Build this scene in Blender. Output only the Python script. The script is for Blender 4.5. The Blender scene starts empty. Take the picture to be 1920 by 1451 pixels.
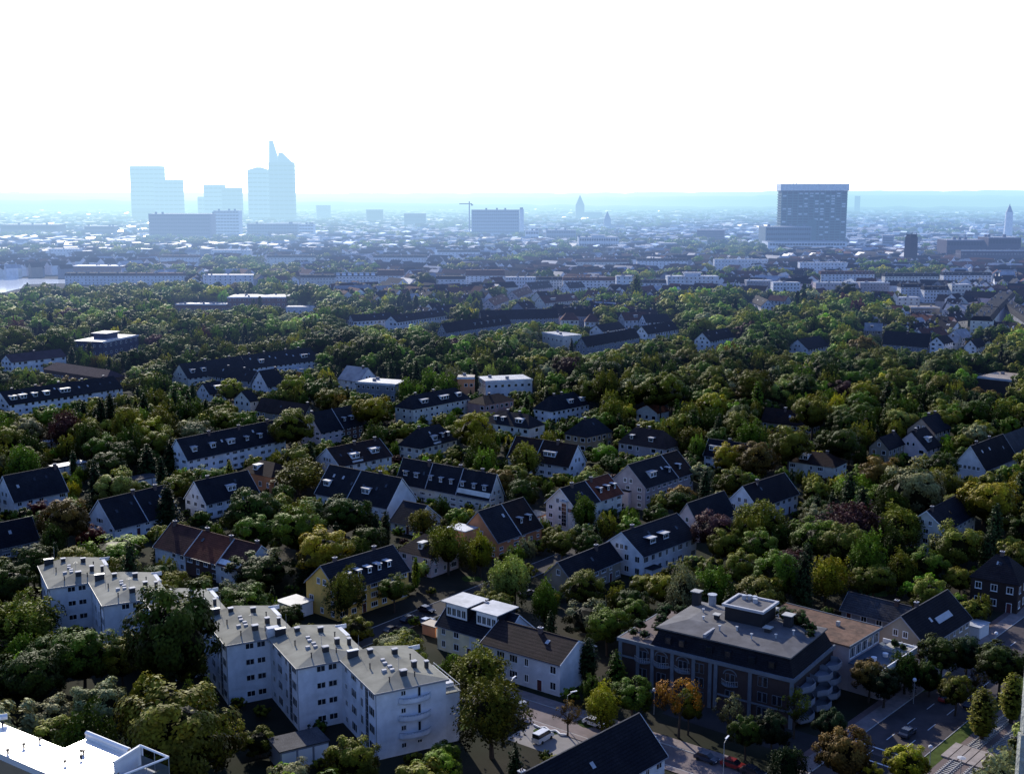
import bpy, math, random
import numpy as np
from mathutils import Vector, Matrix
rnd = random.Random(11)
sc = bpy.context.scene
col = sc.collection
R = math.radians
# ------------------------------------------------------------------ camera (high window of a tower, looking over the town)
F, HOR, HC, CX, CY = 2250.0, 362.0, 100.0, 960.0, 725.5
PIT = math.atan((CY-HOR)/F); CP, SP = math.cos(PIT), math.sin(PIT)
cam = bpy.data.objects.new('camera', bpy.data.cameras.new('camera')); col.objects.link(cam)
cam.data.sensor_width = 36; cam.data.lens = 36*F/1920; cam.data.clip_end = 60000; cam.data.clip_start = .3
cam.location = (0, 0, HC); cam.rotation_euler = (math.pi/2-PIT, 0, 0); sc.camera = cam
def at(x, y, z=0.0):
    dx = (x-CX)/F; dy = -(y-CY)/F
    d = (dx, CP+dy*SP, -SP+dy*CP); t = (z-HC)/d[2]
    return (d[0]*t, d[1]*t)
def proj(x, y, z):
    z = z-HC; zc = y*CP-z*SP; yc = y*SP+z*CP
    return CX+F*x/zc, CY-F*yc/zc
# ------------------------------------------------------------------ materials
def painted_haze_group():  # distance haze painted into every material as emission, by world position
    g = bpy.data.node_groups.new('painted_haze', 'ShaderNodeTree')
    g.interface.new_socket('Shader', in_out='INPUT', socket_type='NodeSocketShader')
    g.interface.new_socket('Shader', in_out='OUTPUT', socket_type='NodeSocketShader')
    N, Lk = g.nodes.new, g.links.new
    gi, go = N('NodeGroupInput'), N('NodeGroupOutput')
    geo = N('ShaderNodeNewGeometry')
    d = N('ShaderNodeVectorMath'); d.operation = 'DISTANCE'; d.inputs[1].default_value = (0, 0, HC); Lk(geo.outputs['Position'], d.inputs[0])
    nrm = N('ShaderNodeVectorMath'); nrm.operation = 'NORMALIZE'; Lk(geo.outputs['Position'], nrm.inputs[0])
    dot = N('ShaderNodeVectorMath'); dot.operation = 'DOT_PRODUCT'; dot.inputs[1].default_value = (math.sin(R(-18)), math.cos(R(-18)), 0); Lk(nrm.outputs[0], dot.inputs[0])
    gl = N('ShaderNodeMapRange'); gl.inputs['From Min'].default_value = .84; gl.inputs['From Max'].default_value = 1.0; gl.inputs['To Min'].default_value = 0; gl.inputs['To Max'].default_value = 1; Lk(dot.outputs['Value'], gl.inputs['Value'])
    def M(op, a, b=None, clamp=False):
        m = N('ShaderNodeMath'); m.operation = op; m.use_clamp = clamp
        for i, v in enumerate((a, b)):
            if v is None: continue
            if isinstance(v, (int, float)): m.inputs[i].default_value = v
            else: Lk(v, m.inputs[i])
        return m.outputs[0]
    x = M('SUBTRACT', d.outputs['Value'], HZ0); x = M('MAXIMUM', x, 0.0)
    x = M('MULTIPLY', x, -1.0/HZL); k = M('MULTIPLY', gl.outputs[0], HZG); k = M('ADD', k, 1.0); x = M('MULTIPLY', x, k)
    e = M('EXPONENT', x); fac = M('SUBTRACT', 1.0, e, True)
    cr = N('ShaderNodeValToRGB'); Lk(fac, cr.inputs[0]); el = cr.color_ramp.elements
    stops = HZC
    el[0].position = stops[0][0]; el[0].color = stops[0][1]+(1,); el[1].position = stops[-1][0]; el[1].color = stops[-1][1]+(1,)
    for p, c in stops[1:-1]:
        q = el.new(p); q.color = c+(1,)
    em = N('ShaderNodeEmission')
    gw = N('ShaderNodeMix'); gw.data_type = 'RGBA'; gw.blend_type = 'ADD'; gw.inputs[7].default_value = (.14, .13, .05, 1); Lk(M('MULTIPLY', gl.outputs[0], fac), gw.inputs[0]); Lk(cr.outputs[0], gw.inputs[6]); Lk(gw.outputs[2], em.inputs[0])  # sun glare on the left painted into the haze colour
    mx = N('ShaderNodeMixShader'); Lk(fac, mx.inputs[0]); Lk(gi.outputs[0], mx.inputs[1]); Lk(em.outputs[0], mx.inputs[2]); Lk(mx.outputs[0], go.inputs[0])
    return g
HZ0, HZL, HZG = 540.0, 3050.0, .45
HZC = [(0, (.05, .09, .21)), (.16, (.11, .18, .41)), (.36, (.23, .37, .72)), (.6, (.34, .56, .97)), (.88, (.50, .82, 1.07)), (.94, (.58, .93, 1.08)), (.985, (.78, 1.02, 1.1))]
HG = painted_haze_group()
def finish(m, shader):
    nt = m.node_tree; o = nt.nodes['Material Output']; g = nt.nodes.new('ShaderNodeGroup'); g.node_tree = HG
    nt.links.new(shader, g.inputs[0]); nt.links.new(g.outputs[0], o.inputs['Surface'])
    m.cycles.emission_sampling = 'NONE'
MATS = {}
def mat(name, c, rough=.8, spec=.3, noise=.25, nscale=.35, bump=0., kind='', metal=0., c2=None, rows=0.):
    if name in MATS: return MATS[name]
    m = bpy.data.materials.new(name); m.use_nodes = True; nt = m.node_tree; N, Lk = nt.nodes.new, nt.links.new
    b = nt.nodes['Principled BSDF']; b.inputs['Roughness'].default_value = rough; b.inputs['Specular IOR Level'].default_value = spec; b.inputs['Metallic'].default_value = metal
    tc = N('ShaderNodeTexCoord'); oi = N('ShaderNodeObjectInfo')
    n = N('ShaderNodeTexNoise'); n.inputs['Scale'].default_value = nscale; n.inputs['Detail'].default_value = 7; n.inputs['Roughness'].default_value = .65
    Lk(tc.outputs['Object'], n.inputs['Vector'])
    mr = N('ShaderNodeMapRange'); mr.inputs['From Min'].default_value = .28; mr.inputs['From Max'].default_value = .72
    mr.inputs['To Min'].default_value = 1-noise; mr.inputs['To Max'].default_value = 1+noise; Lk(n.outputs[0], mr.inputs[0])
    v = mr.outputs[0]
    if rows:
        sx = N('ShaderNodeSeparateXYZ'); Lk(tc.outputs['Object'], sx.inputs[0])
        mm = N('ShaderNodeMath'); mm.operation = 'MULTIPLY'; mm.inputs[1].default_value = rows; Lk(sx.outputs['Z'], mm.inputs[0])
        fr = N('ShaderNodeMath'); fr.operation = 'FRACT'; Lk(mm.outputs[0], fr.inputs[0])
        m2 = N('ShaderNodeMapRange'); m2.inputs['To Min'].default_value = .62; m2.inputs['To Max'].default_value = 1.12; m2.inputs['From Max'].default_value = .5; Lk(fr.outputs[0], m2.inputs[0])
        n3 = N('ShaderNodeTexNoise'); n3.inputs['Scale'].default_value = 3.5; n3.inputs['Detail'].default_value = 2; Lk(tc.outputs['Object'], n3.inputs['Vector'])
        m3 = N('ShaderNodeMapRange'); m3.inputs['From Min'].default_value = .3; m3.inputs['From Max'].default_value = .7; m3.inputs['To Min'].default_value = .72; m3.inputs['To Max'].default_value = 1.28; Lk(n3.outputs[0], m3.inputs[0])
        q = N('ShaderNodeMath'); q.operation = 'MULTIPLY'; Lk(m2.outputs[0], q.inputs[0]); Lk(m3.outputs[0], q.inputs[1])
        w = N('ShaderNodeMath'); w.operation = 'MULTIPLY'; Lk(v, w.inputs[0]); Lk(q.outputs[0], w.inputs[1]); v = w.outputs[0]
    hv = N('ShaderNodeHueSaturation'); hv.inputs['Color'].default_value = tuple(c)+(1,)
    if c2:
        mxc = N('ShaderNodeMix'); mxc.data_type = 'RGBA'; mxc.inputs[6].default_value = tuple(c)+(1,); mxc.inputs[7].default_value = tuple(c2)+(1,)
        n2 = N('ShaderNodeTexNoise'); n2.inputs['Scale'].default_value = nscale*.4; n2.inputs['Detail'].default_value = 5; Lk(tc.outputs['Object'], n2.inputs['Vector'])
        r2 = N('ShaderNodeMapRange'); r2.inputs['From Min'].default_value = .42; r2.inputs['From Max'].default_value = .6; Lk(n2.outputs[0], r2.inputs[0])
        Lk(r2.outputs[0], mxc.inputs[0]); Lk(mxc.outputs[2], hv.inputs['Color'])
    ra = N('ShaderNodeMapRange'); ra.inputs['To Min'].default_value = .88; ra.inputs['To Max'].default_value = 1.1; Lk(oi.outputs['Random'], ra.inputs[0])
    mu = N('ShaderNodeMath'); mu.operation = 'MULTIPLY'; Lk(v, mu.inputs[0]); Lk(ra.outputs[0], mu.inputs[1]); Lk(mu.outputs[0], hv.inputs['Value'])
    Lk(hv.outputs[0], b.inputs['Base Color'])
    if bump:
        bp = N('ShaderNodeBump'); bp.inputs['Strength'].default_value = bump; bp.inputs['Distance'].default_value = .1; Lk(v, bp.inputs['Height']); Lk(bp.outputs[0], b.inputs['Normal'])
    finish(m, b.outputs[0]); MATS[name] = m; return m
WC = dict(white=(.82, .83, .86), bwhite=(.86, .86, .86), cream=(.74, .72, .65), creamy=(.9, .80, .55), yellow=(.92, .58, .15), pinkw=(.74, .61, .60), pink=(.52, .30, .26), pinkg=(.42, .36, .37),
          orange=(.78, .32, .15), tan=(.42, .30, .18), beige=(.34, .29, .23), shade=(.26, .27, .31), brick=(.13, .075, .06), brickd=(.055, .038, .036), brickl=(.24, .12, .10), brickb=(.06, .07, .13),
          slabg=(.34, .36, .40), slabbr=(.26, .20, .21), slabgr=(.20, .26, .27), slabdk=(.11, .09, .11))
RC = dict(slate=((.022, .025, .036), (.03, .032, .042)), slateb=((.016, .018, .028), (.024, .025, .034)), redbrown=((.12, .05, .042), (.08, .036, .033)), brown=((.06, .042, .04), (.045, .033, .034)),
          rust=((.21, .065, .038), (.15, .05, .034)), rust2=((.20, .08, .06), (.14, .06, .05)), rbrown=((.05, .03, .027), (.035, .026, .028)), grey=((.12, .12, .13), (.09, .09, .10)), silver=((.33, .33, .34), (.24, .24, .26)),
          purple=((.11, .07, .085), (.085, .055, .07)), lightroof=((.50, .51, .54), (.36, .37, .4)), tanroof=((.34, .27, .21), (.26, .21, .17)))
def wall(n):
    return mat('wall_'+n, WC[n], .85, .2, .13, .5, .15, c2=tuple(v*.82 for v in WC[n]))
def roofm(n):
    a, b = RC[n]
    if n in ('lightroof', 'tanroof', 'silver'): return mat('roof_'+n, a, .6 if n != 'silver' else .35, .4, .18, .6, .1, c2=b)
    return mat('roof_'+n, tuple(v*.68 for v in a), .8, .08, .22, .5, .3, c2=tuple(v*.68 for v in b), rows=2.6)
def M_(n):
    T = dict(frame=((.8, .8, .8), .5), pane=((.015, .018, .025), .12), dark=((.03, .03, .035), .7), chim=((.12, .085, .08), .9), cap=((.45, .45, .47), .7), zinc=((.45, .47, .5), .4), gutter=((.3, .3, .32), .5), asphalt=((.055, .052, .055), .9),
             paving=((.34, .29, .28), .9), line=((.7, .7, .7), .8), kerb=((.4, .4, .4), .9), bark=((.06, .045, .035), .95), metal=((.35, .36, .38), .4), tyre=((.02, .02, .02), .9), rail=((.4, .38, .36), .35),
             concrete=((.45, .44, .41), .9), ballast=((.17, .13, .12), .95), white=((.82, .82, .84), .6), redgate=((.24, .08, .05), .8), shutter=((.3, .29, .3), .8), door=((.10, .03, .03), .6))
    c, r = T[n]
    return mat(n, c, r, .6 if n == 'pane' else .3, .15 if n not in ('frame', 'pane', 'white') else .05, .8)
# ------------------------------------------------------------------ mesh helpers
class MB:
    def __init__(s): s.v = []; s.f = []; s.m = []
    def poly(s, pts, mi=0):
        n = len(s.v); s.v += [tuple(p) for p in pts]; s.f.append(tuple(range(n, n+len(pts)))); s.m.append(mi); return s
    def box(s, x0, x1, y0, y1, z0, z1, mi=0):
        n = len(s.v); s.v += [(x, y, z) for z in (z0, z1) for x, y in ((x0, y0), (x1, y0), (x1, y1), (x0, y1))]
        for q in ((0, 3, 2, 1), (4, 5, 6, 7), (0, 1, 5, 4), (1, 2, 6, 5), (2, 3, 7, 6), (3, 0, 4, 7)):
            s.f.append(tuple(n+i for i in q)); s.m.append(mi)
        return s
    def prism(s, base, z0, z1, mi=0, top=None):
        n = len(s.v); k = len(base); t = top or base
        s.v += [(x, y, z0) for x, y in base]+[(x, y, z1) for x, y in t]
        s.f.append(tuple(n+k-1-i for i in range(k))); s.f.append(tuple(n+k+i for i in range(k))); s.m += [mi, mi]
        for i in range(k):
            j = (i+1) % k; s.f.append((n+i, n+j, n+k+j, n+k+i)); s.m.append(mi)
        return s
    def extx(s, prof, x0, x1, mi=0):           # profile in (y,z) swept along x
        n = len(s.v); k = len(prof)
        s.v += [(x0, y, z) for y, z in prof]+[(x1, y, z) for y, z in prof]
        s.f.append(tuple(n+i for i in range(k))); s.f.append(tuple(n+2*k-1-i for i in range(k))); s.m += [mi, mi]
        for i in range(k):
            j = (i+1) % k; s.f.append((n+j, n+i, n+k+i, n+k+j)); s.m.append(mi)
        return s
    def cyl(s, x, y, z0, z1, r0, r1=None, k=8, mi=0):
        r1 = r0 if r1 is None else r1
        b = [(x+r0*math.cos(i*6.2832/k), y+r0*math.sin(i*6.2832/k)) for i in range(k)]; t = [(x+r1*math.cos(i*6.2832/k), y+r1*math.sin(i*6.2832/k)) for i in range(k)]
        return s.prism(b, z0, z1, mi, t)
    def tube(s, a, b, r0, r1, k=6, mi=0):
        a, b = Vector(a), Vector(b); d = (b-a).normalized(); u = d.orthogonal().normalized(); w = d.cross(u); n = len(s.v)
        for p, r in ((a, r0), (b, r1)):
            s.v += [tuple(p+(u*math.cos(i*6.2832/k)+w*math.sin(i*6.2832/k))*r) for i in range(k)]
        for i in range(k):
            j = (i+1) % k; s.f.append((n+i, n+j, n+k+j, n+k+i)); s.m.append(mi)
        return s
    def mesh(s, name, mats):
        me = bpy.data.meshes.new(name); me.from_pydata(s.v, [], s.f)
        for m in mats: me.materials.append(m)
        me.polygons.foreach_set('material_index', s.m); me.update(); return me
    def build(s, name, mats, parent=None, loc=None, rz=0):
        if not isinstance(mats, (list, tuple)): mats = [mats]
        return put(name, s.mesh(name, mats), parent, loc, rz)
def put(name, me, parent=None, loc=None, rz=0, rot=None):
    o = bpy.data.objects.new(name, me); col.objects.link(o)
    if parent is not None: o.parent = parent
    if loc is not None: o.location = loc
    if rot is not None: o.rotation_euler = rot
    elif rz: o.rotation_euler = (0, 0, rz)
    return o
def tag(o, label=None, cat=None, group=None, kind=None):
    if label: o['label'] = label
    if cat: o['category'] = cat
    if group: o['group'] = group
    if kind: o['kind'] = kind
    return o
def empty(name, loc, rz=0): return put(name, None, None, loc, rz)
LM = []          # landmarks: (phrase, screen x, screen y, distance)
SAMP = []        # sample points on houses that stay in view
FOOT = []        # footprints: (cx, cy, radius)
def landmark(ph, x, y, z): 
    px, py = proj(x, y, z); LM.append((ph, px, py, math.hypot(x, y)))
def foot_rect(cx, cy, ang, L, w, pad=1.5):
    c, s_ = math.cos(ang), math.sin(ang); n = max(1, int(round(L/max(w, 1)))); 
    for i in range(n):
        t = (-.5+(i+.5)/n)*L; FOOT.append((cx+c*t, cy+s_*t, math.hypot(L/n, w)/2*.8+pad))
# ------------------------------------------------------------------ windows
WM = {}
def win_mesh(w, h, near, style='w'):
    k = (round(w, 2), round(h, 2), near, style)
    if k in WM: return WM[k]
    t = .16 if near else .17; fr = MB()
    fr.box(-w/2, w/2, -.02, .05, 0, t).box(-w/2, w/2, -.02, .05, h-t, h).box(-w/2, -w/2+t, -.02, .05, t, h-t).box(w/2-t, w/2, -.02, .05, t, h-t)
    if near:
        n = 1 if w < 1.1 else 2 if w < 2 else 3
        for i in range(1, n): x = -w/2+w*i/n; fr.box(x-.04, x+.04, -.018, .048, t, h-t)
        if style == 'w': fr.box(-w/2-.06, w/2+.06, -.12, .02, -.07, 0)
    pn = MB()
    x = w/2-t; pn.poly([(-x, .012, t), (x, .012, t), (x, .012, h-t), (-x, .012, h-t)])
    if near: WM[k] = (fr.mesh('window', [M_('frame')]), pn.mesh('pane', [M_('pane')]))
    else:
        for f_, m_ in zip(pn.f, pn.m): fr.poly([pn.v[i] for i in f_], 1)
        WM[k] = (fr.mesh('window', [M_('frame'), M_('pane')]), None)
    return WM[k]
def window(parent, x, y, z, rz, w, h, near, style='w'):
    a, b = win_mesh(w, h, near, style); o = put('window', a, parent, (x, y, z), rz)
    if b is not None: put('pane', b, o)
    return o
# side of a house: origin point p (on wall), direction along wall (2D unit), outward normal = (dy,-dx)
def facade(parent, p, d, L, ze, st, near, dens=3.0, skip=.08, w=1.35, h=1.35, door=False, z0=0., mixw=True):
    n = max(1, int(L/dens)); rz = math.atan2(d[1], d[0])+math.pi; sh = (ze-z0)/st
    out = (d[1], -d[0]); pat = [rnd.choice((1, 1, .75, 1.3)) if mixw else 1 for _ in range(n)]
    dd = rnd.randrange(n) if door else -1
    for k in range(st):
        for i in range(n):
            t = (i+.5)*L/n
            if k == 0 and i == dd:
                m = MB().box(-.5, .5, -.02, .06, 0, 2.2); m.build('door', M_('door'), parent, (p[0]+d[0]*t+out[0]*.02, p[1]+d[1]*t+out[1]*.02, z0+.05), rz); continue
            if rnd.random() < skip: continue
            ww = min(w*pat[i], L/n-.5)
            if ww < .5: continue
            window(parent, p[0]+d[0]*t+out[0]*.02, p[1]+d[1]*t+out[1]*.02, z0+sh*k+sh*.36, rz, ww, min(h, sh*.5), near)
SKYS = .125; GLOW = 11.2
HS=[
('gabled_house','large yellow three-storey house with dark slate roof and five small white dormers','yellow house with five dormers',(602,1060),(735,1021),(633,1108),12.5,8,'yellow','slate',dict(dorm=[(.22,1.2,'s'),(.36,1.2,'s'),(.5,1.2,'s'),(.64,1.2,'s'),(.78,1.2,'s')],chim=[.2,.75],st=3)),
('gabled_house','white house with a small round window high in its gable','white house with round gable window',(185,937),(306,906),(216,990),11.5,5,'white','slate',dict(seam=[.5],dorm=[],roundw=1,chim=[.5,.85],sky=4,st=2)),
('terraced_house','low terrace with brown and rust-red tiled roof sections and a brick middle house','brick-fronted terrace',(323,979),(489,1022),(290,1021),10.5,6,'bwhite','redbrown',dict(seam=[.36,.72],multi=['redbrown','rust','redbrown'],chim=[.05,.4,.7,.95],st=2,midbrick=1)),
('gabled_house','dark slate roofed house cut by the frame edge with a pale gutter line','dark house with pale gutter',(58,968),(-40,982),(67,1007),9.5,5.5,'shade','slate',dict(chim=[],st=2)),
('gabled_house','white house with steep blue-black roof beside dark red bushes','steep white house by red bushes',(6,892),(106,873),(41,954),13,6,'white','slate',dict(chim=[.95],st=2,sky=3)),
('gabled_house','white gabled house with a curved entrance canopy and a roof window','white house with entrance canopy',(365,902),(463,881),(400,950),11.5,5.5,'white','slate',dict(chim=[.25],dorm=[(.55,3,'f')],sky=1,st=2)),
('apartment_house','long white house with two rows of roof windows in its dark roof','long white house with roof windows',(331,823),(516,783),(368,870),14,7.5,'white','slate',dict(chim=[.3,.6,.9],dorm=[(.1,2,'f'),(.28,2,'f'),(.46,3.2,'f'),(.62,1.5,'s'),(.76,1.5,'s')],sky=6,st=3)),
('gabled_house','pinkish white house joined to a brown brick neighbour','pinkish house with brown neighbour',(581,774),(661,758),(602,809),13,8.5,'pinkw','slate',dict(seam=[.5],halfwall='brick',dorm=[(.62,1.2,'s'),(.8,2,'s')],chim=[.02],st=3)),
('gabled_house','white gabled house with three windows under the peak and roof balconies','white house with three gable windows',(613,840),(710,825),(637,873),11,6,'white','rbrown',dict(dorm=[(.35,3.5,'b'),(.75,3.5,'f')],sky=4,chim=[.5,.9],st=2)),
('hipped_house','white house with broad hipped slate roof and roof terrace','hipped house with roof terrace',(781,804),(823,794),(760,855),12,6,'cream','slate',dict(hip=1,dorm=[(.45,2.5,'b'),(.75,1.3,'s'),(.95,1.3,'s')],chim=[.1],st=2)),
('terraced_house','cream terrace with eight dormers along its dark slate roof','cream terrace with eight dormers',(757,858),(931,884),(748,899),12.5,7,'cream','slate',dict(seam=[.33,.66],dorm=[(.08,1.8,'s'),(.2,1.8,'s'),(.36,1.3,'s'),(.47,1.3,'s'),(.58,1.3,'s'),(.7,1.5,'s'),(.82,1.3,'s'),(.93,1.5,'s')],chim=[.3,.62,.85],st=3)),
('terraced_house','dark roofed terrace ending in a plain bright white gable','terrace with plain white gable',(753,896),(619,875),(726,949),12.5,6.5,'white','slate',dict(seam=[.55],dorm=[(.35,3,'f'),(.9,2.5,'f')],sky=6,chim=[.3],st=3)),
('outbuilding','small dark roofed annex leaning below a white gable','small dark annex',(757,938),(800,944),(733,985),8,4,'white','slate',dict(chim=[],st=1)),
('gabled_house','orange rendered house with a flat roofed annex and slate roof','orange rendered house',(897,958),(980,932),(933,1013),12.5,6.5,'orange','slate',dict(seam=[.5],multi=['slate','rbrown'],dorm=[(.65,1,'s'),(.85,1,'s')],chim=[],st=3)),
('hipped_house','small pale pink house with brown tiled hipped roof','pale pink hipped house',(795,1000),(812,1004),(750,1033),9.5,5.5,'pinkw','brown',dict(hip=1,dorm=[(.6,1.5,'f')],chim=[],st=2)),
('semi_detached_house','cream house with tall stair window and half slate half red roof','cream house with tall stair window',(1051,915),(1140,888),(1113,956),13,8,'cream','slate',dict(seam=[.5],multi=['slate','rust'],stair=1,dorm=[(.62,1,'s'),(.78,1,'s'),(.92,1,'s')],chim=[.2,.6],st=3)),
('terraced_house','pinkish grey terrace with slate roof and a row of five tiny roof windows','pinkish grey terrace',(1178,871),(1269,844),(1210,913),14,8,'pinkg','slate',dict(seam=[.66],multi=['slate','rbrown'],dorm=[(.25,3.4,'f'),(.58,1,'s'),(.8,1,'s')],canopy=1,chim=[],st=3)),
('gabled_house','pinkish gabled house with one square window below a dark roof','pinkish house with one gable window',(1289,943),(1357,920),(1311,986),11,5.5,'pinkw','slate',dict(chim=[],st=2)),
('gabled_house','white house with a row of three gable windows and two glazed dormers','white house with two glazed dormers',(1166,997),(1268,962),(1205,1041),11.5,6,'white','slate',dict(dorm=[(.28,2.6,'s'),(.52,2.6,'s')],chim=[.2],sky=2,porch=1,st=2)),
('gabled_house','broad dark roofed house with a dim beige gable and wide eaves','broad dark roofed house',(1047,1053),(1142,1015),(1070,1086),9,5,'beige','slate',dict(chim=[.7],st=2)),
('semi_detached_house','cream and white double house with two flat roofed glazed dormers','double house with flat roofed dormers',(972,1152),(850,1119),(918,1192),10.5,6,'white','slate',dict(halfwall='creamy',bigdorm=1,chim=[.5],st=2)),
('terraced_house','pale two-storey house with plain brown tiled roof beside the street','pale house with brown roof',(1083,1200),(938,1164),(1050,1238),10,6,'white','brown',dict(chim=[.45],st=2,door=1)),
('apartment_house','dark roofed building at the bottom edge with white framed windows','dark building at the bottom edge',(1197,1337),(900,1444),(1247,1411),14,9,'white','slateb',dict(chim=[.78],st=3)),
('gabled_house','white gabled house with steep dark roof and a strip of roof glazing','gabled house with strip of roof glazing',(1690,1154),(1776,1112),(1735,1209),11,5,'beige','slateb',dict(strip=1,chim=[.35],st=2)),
('bungalow','low grey roofed bungalow beside the brown flat roof','low grey bungalow',(1593,1109),(1707,1136),(1583,1133),6,3.5,'shade','grey',dict(chim=[.8],st=1)),
('hipped_house','dim brown brick villa with tall hipped slate roof and skylights','brown brick villa',(1868,1038),(1890,1038),(1788,1090),12.5,7.5,'brickd','slateb',dict(hip=1,chim=[.5],sky=3,st=2)),
('apartment_house','cream house with dark roof half hidden between tall trees','cream house between tall trees',(1738,957),(1795,927),(1745,1003),13,8.5,'cream','slateb',dict(chim=[.1],sky=1,st=3)),
('gabled_house','beige gabled house below a stepped group of dark roofs','beige gabled house',(1649,820),(1678,809),(1663,841),11,6.5,'beige','slateb',dict(chim=[.8],st=2)),
('terraced_house','middle house of the stepped group with pinkish lower wall','middle house of the stepped group',(1709,808),(1735,802),(1738,842),12,6.5,'pinkw','slateb',dict(chim=[.2],dorm=[(.5,3,'f')],st=2)),
('terraced_house','tallest house of the stepped group with dark end gable','tallest stepped house',(1728,783),(1758,776),(1768,815),14,9,'beige','slateb',dict(chim=[.5,.9],st=3)),
('gabled_house','broad white triangular gable with five small windows above a dark base','broad white triangular gable',(1820,836),(1880,831),(1847,879),12,4.5,'white','slateb',dict(chim=[.2,.6],sky=3,st=1,lowdark=1)),
('gabled_house','pale roofed house at the frame edge behind the white triangular gable','pale roofed house behind triangular gable',(1875,817),(1935,797),(1895,847),11,5,'cream','grey',dict(chim=[],st=2)),
('gabled_house','white gabled house with four small square windows above dense trees','white gable with four windows',(1317,623),(1363,613),(1342,650),13,8,'white','slateb',dict(chim=[.2],sky=3,st=3)),
('gabled_house','small white gable peeping out of the treetops','small white gable in treetops',(1496,636),(1536,631),(1517,654),11,6,'white','slateb',dict(chim=[],st=2)),
('apartment_house','long dark mansard roofed house with a pale end gable','long dark roof with pale end',(1090,632),(1189,613),(1100,648),13,8,'shade','slateb',dict(chim=[.5,.9],st=3)),
('gabled_house','white gable and slate roof just behind the long dark roof','white gable behind long dark roof',(1203,611),(1261,602),(1214,625),12,8,'white','slateb',dict(chim=[],sky=2,st=2)),
('hipped_house','pink rendered villa with brownish hipped roof','pink rendered villa',(905,742),(935,738),(905,757),10,7,'pink','brown',dict(hip=1,chim=[.4],st=2)),
('apartment_house','long white hipped building with flat white dormers and rows of windows','long white hipped building',(770,741),(853,726),(789,773),13,8,'cream','slate',dict(hip=1,dorm=[(.2,4,'f'),(.6,5,'f'),(.9,2.5,'f')],chim=[.1,.5],st=3)),
('hipped_house','white two-storey house with grey hipped roof and twin dormers','white hipped house with twin dormers',(936,769),(991,776),(918,797),11,6.5,'cream','slate',dict(hip=1,dorm=[(.15,1.4,'s'),(.35,1.4,'s'),(.8,3.4,'f')],chim=[.3,.7],st=2)),
('hipped_house','house with dark hipped roof and bright flat dormer beside dark conifers','hipped house with bright flat dormer',(1029,743),(1076,739),(1022,772),11,5.5,'white','slate',dict(hip=1,dorm=[(.6,3,'f'),(1.0,3,'f')],chim=[.2,.5],st=2)),
('hipped_house','tan walled house under a dark pyramid roof','tan house with pyramid roof',(1092,787),(1115,783),(1080,816),12,6.5,'tan','slate',dict(hip=1,chim=[.2],sky=2,st=2)),
('hipped_house','pale grey house with brown twin roofs meeting in a valley','grey house with twin brown roofs',(1192,800),(1244,803),(1170,832),12,6.5,'pinkg','brown',dict(hip=1,dorm=[(.15,1.4,'s'),(.7,2,'s')],chim=[.1,.5],st=2)),
('gabled_house','house with grey tiled roof, wide flat dormer and bright white end gable','house with wide flat dormer',(1083,834),(969,820),(1067,873),12,6.5,'white','rbrown',dict(dorm=[(.35,5,'f')],seam=[.55],chim=[.3],st=2)),
('gabled_house','dark roofed house with a glass lean-to and pale end wall','house with glass lean-to',(1330,822),(1425,832),(1322,850),10.5,5.5,'white','slateb',dict(dorm=[(.2,5,'g')],chim=[.4],st=2)),
('hipped_house','house with rusty patched hipped roof and flat black dormer','house with rusty patched roof',(1511,844),(1556,850),(1488,868),9,5.5,'cream','rbrown',dict(hip=1,dorm=[(.2,3.5,'f')],chim=[.9],st=2)),
('gabled_house','low dark brown roofed house sunk between dark treetops','low dark brown roof in treetops',(1436,763),(1532,768),(1432,786),9,5,'beige','rbrown',dict(chim=[.4],sky=1,st=1)),
('gabled_house','white gabled house with dark roof carrying a satellite dish','white house with satellite dish',(1393,911),(1470,896),(1420,950),11.5,6,'white','slateb',dict(chim=[.3],dish=1,st=2)),
('gabled_house','tiny pale gable among dense dark garden trees','tiny pale gable in garden trees',(1213,758),(1235,753),(1217,769),8,5,'cream','rust',dict(chim=[],st=1)),
('gabled_house','house with silvery sheet metal roof and dark chimney','silvery metal roof',(651,685),(690,688),(634,709),12,7,'white','silver',dict(chim=[.8],st=2)),
('gabled_house','long low brown tiled roof behind the pinkish house','low brown roof behind pinkish house',(491,745),(580,757),(481,766),9,5,'beige','brown',dict(chim=[.95],sky=1,st=1)),
('gabled_house','small white pointed gable with single window among gardens','white pointed gable in gardens',(486,695),(518,690),(502,724),12,6,'white','slate',dict(chim=[.9],st=2)),
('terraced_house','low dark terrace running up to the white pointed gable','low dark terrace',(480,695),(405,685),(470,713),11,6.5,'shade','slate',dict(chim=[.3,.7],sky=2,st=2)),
('terraced_house','cream ended terrace with two flat dormers below the park trees','cream ended terrace',(336,682),(450,667),(352,708),13,7.5,'cream','slate',dict(dorm=[(.12,2.5,'f'),(.3,2.5,'f')],chim=[.4,.8],st=3)),
('terraced_house','dark roofed terrace with skylights and blue-white facade','terrace with blue-white facade',(452,666),(586,651),(470,690),13,7.5,'white','slate',dict(dorm=[(.2,3,'f'),(.8,4,'f')],sky=8,chim=[.1,.3,.6,.8],st=3)),
('gabled_house','dark roofed house with flat white roof terrace and solar glazing','house with flat white terrace',(380,718),(411,716),(361,736),10.5,6,'white','slate',dict(dorm=[(.7,4,'f')],sky=2,chim=[],st=2)),
('gabled_house','white house with a rounded barrel-shaped gable top','white house with rounded gable',(453,733),(469,728),(478,756),11,7,'cream','slate',dict(chim=[],st=2)),
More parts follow.
